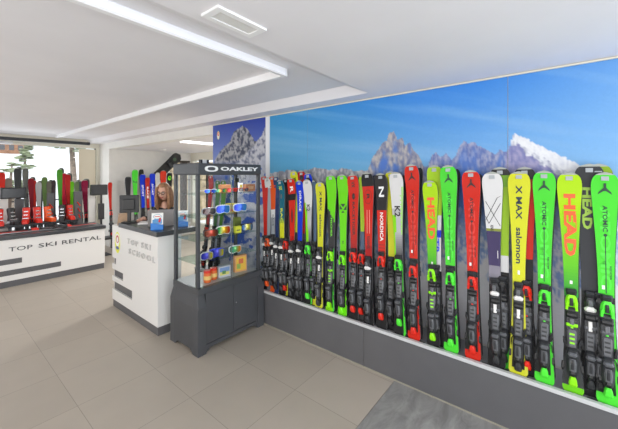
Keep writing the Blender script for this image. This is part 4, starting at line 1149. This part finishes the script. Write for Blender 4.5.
# header lettering and ring emblem
yh = UY0 - .012
a = onY(220.5, 169, yh); c = onY(258, 169, yh)
o = lettering('OAKLEY', 'lettering', mat('sign_white', (240,240,240), .4), hdr, ((a.x+c.x)/2, yh, a.z + .003), (1,0,0), (0,0,1), .044, c.x-a.x, .003, .035)
o.location = -Vector(cb.location) - hdr.location
e = onY(211.5, 169, yh); n = 36; vs = []; 
for i in range(n):
    t = 2*PI*i/n; sx = math.copysign(abs(math.cos(t))**.8, math.cos(t)); sz = math.copysign(abs(math.sin(t))**.8, math.sin(t))
    vs += [(e.x + .078*sx, yh-.003, e.z+.003 + .030*sz), (e.x + .046*sx, yh-.003, e.z+.003 + .018*sz), (e.x + .078*sx, yh, e.z+.003 + .030*sz), (e.x + .046*sx, yh, e.z+.003 + .018*sz)]
fs = []
for i in range(n):
    j = (i+1) % n; fs += [(4*i, 4*j, 4*j+1, 4*i+1), (4*i, 4*i+2, 4*j+2, 4*j), (4*i+1, 4*j+1, 4*j+3, 4*i+3)]
o = MB().add(vs, fs).build('ring_emblem', MATS['sign_white'], hdr); o.location = -Vector(cb.location) - hdr.location
tag(MB().box(-.05, -.02, 0, -.03, .02, .045).box(.03, -.02, 0, .05, .02, .045).build('small_box', M_black), 'x', 'x')
bx = bpy.data.objects['small_box']; bx.data.materials.append(M_wpaper)
bx.data = MB().box(-.052, -.02, 0, -.03, .02, .05, 0).box(-.03, -.02, 0, .022, .02, .05, 1).box(.022, -.02, 0, .052, .02, .05, 0).mesh('small_box', [M_black, M_wpaper])
bx.location = (1.99, 3.12, TOPZ + .0005); bx.name = 'small_device'; tag(bx, 'small black and white device lying on top of the glass cabinet', 'device')
bx.rotation_euler = (0, 0, 0)

# goggles: lens, frame, strap
def lens_mat(name, c1, c2, c3):
    m = bpy.data.materials.new(name); m.use_nodes = True; nt = m.node_tree; b = nt.nodes['Principled BSDF']
    tc = nt.nodes.new('ShaderNodeTexCoord'); sp = nt.nodes.new('ShaderNodeSeparateXYZ'); r = nt.nodes.new('ShaderNodeValToRGB')
    nt.links.new(tc.outputs['Generated'], sp.inputs[0]); nt.links.new(sp.outputs['X'], r.inputs['Fac']); nt.links.new(r.outputs[0], b.inputs['Base Color'])
    r.color_ramp.elements[0].color = lin(c1); r.color_ramp.elements[0].position = .15; r.color_ramp.elements[1].color = lin(c3); r.color_ramp.elements[1].position = .85
    q = r.color_ramp.elements.new(.5); q.color = lin(c2)
    b.inputs['Roughness'].default_value = .12; b.inputs['Metallic'].default_value = .35
    return m
LM = dict(blue=lens_mat('lens_blue', (30,60,200), (60,110,235), (70,160,230)), rainbow=lens_mat('lens_rainbow', (60,170,90), (235,180,40), (220,70,40)),
          orange=lens_mat('lens_orange', (120,60,40), (190,70,50), (110,60,50)), violet=lens_mat('lens_violet', (30,40,150), (70,70,190), (200,190,40)),
          red=lens_mat('lens_red', (190,20,40), (225,60,70), (170,20,30)), yb=lens_mat('lens_yellow_blue', (40,90,150), (235,220,70), (60,120,160)), green=lens_mat('lens_green', (40,120,110), (110,190,110), (230,150,50)),
          smoke=lens_mat('lens_smoke', (90,70,70), (120,110,110), (70,70,80)))
def outline(w, h, n=28, notch=.3):
    P = []
    for i in range(n):
        t = 2*PI*i/n; x = math.copysign(abs(math.cos(t))**.62, math.cos(t)); y = math.copysign(abs(math.sin(t))**.62, math.sin(t))
        if y < 0: y *= 1 - notch*math.exp(-(x/.28)**2)
        P.append((w/2*x, h/2*y))
    return P
def goggles(px, Y, z, lens, frame, label, w=.165, h=.085, rz=-.25, strap='black'):
    x = onY(px, 200, Y).x
    r = empty('ski_goggles', (x, Y, z), rz, label, 'goggles', 'goggles on the glass shelves')
    def wrap(p, off=0.0, s=1.0):
        u, v = p[0]*s, p[1]*s; a = u/.11; return ((.11+off)*math.sin(a), -(.11+off)*math.cos(a)+.11-.02, v + h/2 + .008)
    O = outline(w, h)
    vs = [wrap(p, .010, k_) for k_ in (.84, .6, .3) for p in O]; n = len(O); vs.append(wrap((0, 0), .014))
    fs = [(r_*n+i, r_*n+(i+1) % n, (r_+1)*n+(i+1) % n, (r_+1)*n+i) for r_ in range(2) for i in range(n)] + [(2*n+i, 2*n+(i+1) % n, 3*n) for i in range(n)]
    MB().add(vs, fs).build('lens', LM[lens], r, smooth=True)
    vs = []; 
    for p in O: vs += [wrap(p, .012, .86), wrap(p, .008, 1.0), wrap(p, -.022, .98), wrap(p, -.022, .84)]
    fs = [(4*i+k_, 4*i+(k_+1) % 4, 4*((i+1) % n)+(k_+1) % 4, 4*((i+1) % n)+k_) for i in range(n) for k_ in range(4)]
    MB().add(vs, fs).build('frame', cm(frame), r, smooth=False)
    pts = []; 
    m2 = 14
    vs = []
    for i in range(m2+1):
        t = PI*i/m2; X_ = w/2*.80*math.cos(t); Y_ = .035 + .09*math.sin(t); 
        for dy, dz in ((0,-.016),(0,.016),(.003,.016),(.003,-.016)): vs.append((X_, Y_+dy, h/2+.008+dz))
    fs = [(4*i+k_, 4*i+(k_+1) % 4, 4*i+4+(k_+1) % 4, 4*i+4+k_) for i in range(m2) for k_ in range(4)]
    MB().add(vs, fs).build('strap', cm(strap), r)
    return r
def shades(px, Y, z, lens, frame, label, rz=-.2, w=.14):
    x = onY(px, 200, Y).x
    r = empty('sunglasses', (x, Y, z), rz, label, 'sunglasses', 'sunglasses on the top glass shelf')
    for s in (-1, 1):
        O = [(s*w*.25 + w*.21*math.cos(2*PI*i/16), .028 + .020*math.sin(2*PI*i/16)) for i in range(16)]
        b = MB(); n = 16
        b.add([(x_, -.012 + 2.2*x_*x_, z_) for x_, z_ in O] + [(x_, -.009+2.2*x_*x_, z_) for x_, z_ in O], [tuple(range(n)), tuple(range(2*n-1, n-1, -1))] + [(i, (i+1) % n, (i+1) % n+n, i+n) for i in range(n)])
        b.build('lens', LM[lens], r)
        MB().tube([(s*w*.47, 0, .038), (s*w*.50, .05, .038), (s*w*.48, .11, .030), (s*w*.47, .125, .006)], .003, 6).build('temple', cm(frame), r)
    MB().tube([(-w*.48, -.004, .044), (-w*.25, -.013, .050), (0, -.016, .044), (w*.25, -.013, .050), (w*.48, -.004, .044)], .0035, 6).build('frame', cm(frame), r)
s1, s2, s3, s4 = SHZ
YF = 2.90
shades(210.3, YF, s1, 'blue', 'white', 'blue-lensed sunglasses leftmost on the top shelf')
shades(221.5, YF, s1, 'green', 'dark', 'green-lensed sunglasses second on the top shelf')
shades(232.5, YF, s1, 'red', 'red', 'bright red sunglasses right of centre on the top shelf')
shades(243.5, YF, s1, 'smoke', 'dred', 'dark red sunglasses at the right of the top shelf')
goggles(209, YF+.02, s2, 'smoke', 'silver', 'smoky-lensed goggles at the left of the second shelf', h=.08)
goggles(223, YF, s2, 'blue', 'white', 'blue-lensed goggles with white frame, centre of the second shelf', w=.18, h=.10)
goggles(240.5, YF, s2, 'blue', 'white', 'blue-lensed goggles at the right of the second shelf', w=.19, h=.10, strap='dark')
goggles(211, YF, s3, 'orange', 'dark', 'brown-orange goggles at the left of the third shelf', w=.17)
goggles(223.5, YF+.02, s3, 'rainbow', 'white', 'rainbow-lensed goggles with white frame on the third shelf', w=.18, h=.10)
goggles(247, YF, s3, 'yb', 'black', 'yellow and blue lensed goggles at the right of the third shelf', h=.09)
goggles(206.5, YF, s4, 'violet', 'silver', 'silver-framed goggles at the left of the lowest shelf', w=.14)
goggles(217, YF, s4, 'violet', 'blue', 'violet and yellow lensed goggles on the lowest shelf', w=.18, h=.10, strap='blue')
goggles(235, YF, s4, 'green', 'white', 'green-orange lensed goggles right of centre on the lowest shelf', w=.16, h=.09)
def carton(px, Y, z, w, d, h, m, label, rz=-.2, extra=None):
    x = onY(px, 200, Y).x; r = empty('carton', (x, Y, z), rz, label, 'box')
    MB().box(-w/2, -d/2, 0, w/2, d/2, h).build('carton_body', m, r, bevel=.002)
    if extra: extra(r, w, d, h)
    return r
def picture(cols):
    def f(r, w, d, h):
        for i, (c, x0, x1, z0, z1) in enumerate(cols):
            MB().add([(w*x0-w/2, -d/2-.0006-.0003*i, h*z0), (w*x1-w/2, -d/2-.0006-.0003*i, h*z0), (w*x1-w/2, -d/2-.0006-.0003*i, h*z1), (w*x0-w/2, -d/2-.0006-.0003*i, h*z1)], [(0,1,2,3)]).build('print', mat('print_%d_%d_%d' % c, c, .5), r, fix=False)
    return f
brown = mat('carton_brown', (176, 118, 78), .6)
carton(225, 3.08, s1, .13, .08, .085, brown, 'flat brown carton behind the middle sunglasses on the top shelf')
carton(249, 3.03, s1, .13, .08, .085, brown, 'brown carton at the right of the top shelf', extra=picture([((200,160,120), .2,.8,.3,.7)]))
carton(240.5, 2.96, s1+.0, .05, .03, .105, M_wpaper, 'small white box standing on the top shelf', extra=picture([((60,60,60), .2,.8,.2,.35),((210,190,60),.2,.8,.5,.8)]))
carton(231, 3.02, s2, .10, .08, .10, mat('carton_yellow', (214,186,70), .6), 'yellow-orange carton between the two blue goggles', extra=picture([((225,120,40), .1,.9,.1,.4)]))
carton(237.5, 2.92, s3, .075, .05, .075, mat('carton_lime', (222,220,60), .6), 'small bright yellow box on the third shelf', extra=picture([((60,70,60), .2,.8,.35,.5)]))
carton(237, 3.1, s3, .08, .06, .15, mat('carton_olive', (110,124,50), .6), 'tall olive box at the back of the third shelf')
carton(240, 2.93, GLZ+.0, .15, .05, .19, mat('carton_orange', (222,160,110), .6), 'orange picture box on the cabinet floor', extra=picture([((236,190,70), .1,.9,.1,.9),((214,110,70),.3,.7,.5,.8),((150,180,90),.15,.45,.2,.5)]))
carton(223.5, 2.92, GLZ, .14, .06, .12, mat('carton_grey', (196,196,204), .6), 'pale box with a landscape picture on the cabinet floor', extra=picture([((120,150,200), .1,.9,.5,.9),((225,215,120),.1,.9,.2,.5),((90,140,80),.3,.6,.3,.6)]))
def jar(px, Y, label):
    x = onY(px, 200, Y).x; r = empty('jar', (x, Y, GLZ), 0, label, 'jar', 'orange jars on the cabinet floor')
    MB().tube([(0,0,0),(0,0,.012),(0,0,.09),(0,0,.10)], [.036,.04,.04,.036], 18).build('jar_body', mat('jar_orange', (226,110,50), .35), r, smooth=False)
    MB().tube([(0,0,.10),(0,0,.125)], [.038,.038], 18).build('lid', cm('red'), r)
    MB().tube([(0,0,.03),(0,0,.07)], [.0406,.0406], 18, cap=False).build('paper_label', mat('jar_label', (240,200,120), .5), r)
jar(207.5, 2.90, 'left orange jar with red lid on the cabinet floor'); jar(213.5, 2.93, 'right orange jar with red lid on the cabinet floor')
# hanging tag at the top of the glass door
tag(MB().box(0, 0, 0, .055, .003, .05).build('price_card', M_black), 'small black card behind the top of the cabinet glass', 'card').location = (onY(235, 178, 2.85).x, 2.85, 1.70)
# skis seen through the cabinet
for (Yq, c, lb, acc) in ((4.16, K['dred'], 'dark red ski at the far end of the row, seen through the cabinet', 'red'), (3.98, (60,130,60), 'green ski seen through the cabinet beside the dark red one', 'black'), (3.84, (90,150,60), 'pale green ski seen through the cabinet, nearest to it', 'black')):
    o, bd, L = make_ski((2.82, Yq, 1.78 if Yq > 4 else 1.70), (2.65, Yq-.01, .392), solid(c), lb, acc, 0, wide=.95, detail=36); tip_tab(bd, L)

# ---------------------------------------------------------------- outdoors
snow = mat('snow', (244, 247, 252), .8, noise_amt=.02, noise_scale=.6)
b = MB(); nx, ny = 24, 20; vs = []
for i in range(nx+1):
    for j in range(ny+1):
        x = -14 + 74*i/nx; y = 9.55 + 58*j/ny
        vs.append((x, y, -.25 + .10*(y-9.55) + .25*noise.noise((x*.3, y*.3, 2.0)) * min(1, (y-9.55)/3)))
fs = [(i*(ny+1)+j, (i+1)*(ny+1)+j, (i+1)*(ny+1)+j+1, i*(ny+1)+j+1) for i in range(nx) for j in range(ny)]
sn = struct(MB().add(vs, fs).build('ground_snow', snow, smooth=True))
bark = mat('bark', (138, 124, 112), .9, noise_amt=.2, noise_scale=12); leaf = mat('needles', (138, 146, 118), .8, noise_amt=.25, noise_scale=3)
rnd = random.Random(3)
def tree(px, Y, hgt, label, crown=.9, n=60, lo=.35, trunk=.10):
    x = onY(px, 170, Y).x; gz = .10*(Y-9.55) - .35
    r = empty('larch_tree', (x, Y, gz), 0, label, 'tree', 'trees outside the shop window')
    MB().tube([(0,0,0),(.05,0,hgt*.3),(-.04,0,hgt*.65),(0,0,hgt)], [trunk,trunk*.8,trunk*.5,.02], 8).build('trunk', bark, r, smooth=True)
    q = MB(); br = MB()
    for i in range(n):
        h_ = hgt*(lo + (1-lo)*rnd.random()); a = rnd.random()*2*PI; L_ = crown*(1.15 - h_/hgt*.8)*(.5+.5*rnd.random())
        tipp = (L_*math.cos(a), L_*math.sin(a), h_ - .1 + .12*rnd.random()); br.tube([(0,0,h_), tipp], [.02,.006], 5)
        for k_ in range(7):
            f_ = .35 + .65*rnd.random(); c_ = (tipp[0]*f_ + rnd.uniform(-.1,.1), tipp[1]*f_ + rnd.uniform(-.1,.1), h_ + (tipp[2]-h_)*f_ + rnd.uniform(-.08,.08))
            q.ell(c_, (rnd.uniform(.06,.14), rnd.uniform(.06,.14), rnd.uniform(.02,.045)), 6, 4)
    br.build('branches', bark, r); tag(q.build('foliage', leaf, r, fix=False), kind='stuff')
tree(72, 14.5, 5.2, 'tall thin tree outside the right of the shop window', 1.25, 46, .5, .13)
tree(26, 17, 2.6, 'small bushy tree on the snow outside, left of the tall one', .55, 16, .55)
tree(12, 15, 2.0, 'low bush on the snow outside at the far left', .6, 16, .4)
ch = empty('chalet', (onY(13, 150, 58).x, 58, 4.5), 0, 'brown wooden chalet far outside at the upper left of the window', 'building')
MB().box(-1.6, 0, 0, 1.2, 4, 1.9).build('wall', mat('chalet_wood', (150, 112, 88), .8, noise_amt=.15, noise_scale=2), ch)
MB().prism([(-2.1,1.8),(-.2,2.8),(1.7,1.8),(1.7,2.0),(-.2,3.05),(-2.1,2.0)], -.5, 4.5, axis='y').build('roof', snow, ch)
for x in (-1.3, -.4, .5): MB().box(x, -.03, .6, x+.5, -.001, 1.3).build('window', M_dgrey, ch)
# stone wall and post seen through the office window
tag(MB().box(4.0, 11.2, -.2, 9.5, 11.6, 2.3).box(8.6, 6.0, -.2, 9.0, 11.2, 2.3).build('stone_wall', mat('outdoor_stone', (176, 158, 130), .9, noise_amt=.25, noise_scale=5)), 'sunlit stone wall outside the office window', 'wall')

# ---------------------------------------------------------------- camera, light
cam = bpy.data.cameras.new('camera'); co = bpy.data.objects.new('camera', cam); C.objects.link(co)
co.location = (0, 0, H); co.rotation_euler = (PI/2, 0, ANG - PI/2)
cam.sensor_width = 36; cam.lens = FPX/618*36; cam.shift_y = -(214.5-174.5)/618; cam.clip_start = .05; cam.clip_end = 200
sc.camera = co
w = bpy.data.worlds.new('sky'); sc.world = w; w.use_nodes = True
bg = w.node_tree.nodes['Background']; bg.inputs[0].default_value = (.90, .95, 1.0, 1); bg.inputs[1].default_value = 1.25
def area(name, loc, rot, sx, sy, e, col=(1,1,1)):
    l = bpy.data.lights.new(name, 'AREA'); l.shape = 'RECTANGLE'; l.size = sx; l.size_y = sy; l.energy = e; l.color = col
    o = bpy.data.objects.new(name, l); C.objects.link(o); o.location = loc; o.rotation_euler = rot; return o
sun = bpy.data.lights.new('sun', 'SUN'); sun.energy = 2.2; sun.angle = .03; so_ = bpy.data.objects.new('sun', sun); C.objects.link(so_); so_.rotation_euler = (math.radians(32), math.radians(-14), 0); so_.location = (0, 0, 8)
area('entrance_daylight', (-.2, -2.55, 1.3), (PI/2, 0, 0), 6.0, 2.4, 132, (.97, .985, 1))
area('left_fill', (-3.15, 2.2, 1.4), (0, -PI/2, 0), 2.2, 8.6, 118, (1, .99, .97))  # added fill light in front of the solid left wall, no window there
area('window_daylight', (0, 9.25, 1.35), (-PI/2, 0, 0), 5.6, 2.1, 45, (.95, .98, 1))
area('office_lamp', (3.63, 5.6, 2.40), (0, 0, 0), 1.0, .22, 60)
area('cabinet_fill', (2.12, 3.0, 1.78), (0, 0, 0), .6, .25, 2.5)  # fill light added under the header to brighten the dark cabinet interior
sc.view_settings.view_transform = 'Standard'; sc.view_settings.look = 'None'; sc.view_settings.gamma = 1; sc.view_settings.exposure = 0
sc.cycles.use_denoising = True; sc.cycles.max_bounces = 10; sc.cycles.transparent_max_bounces = 24; sc.cycles.diffuse_bounces = 6
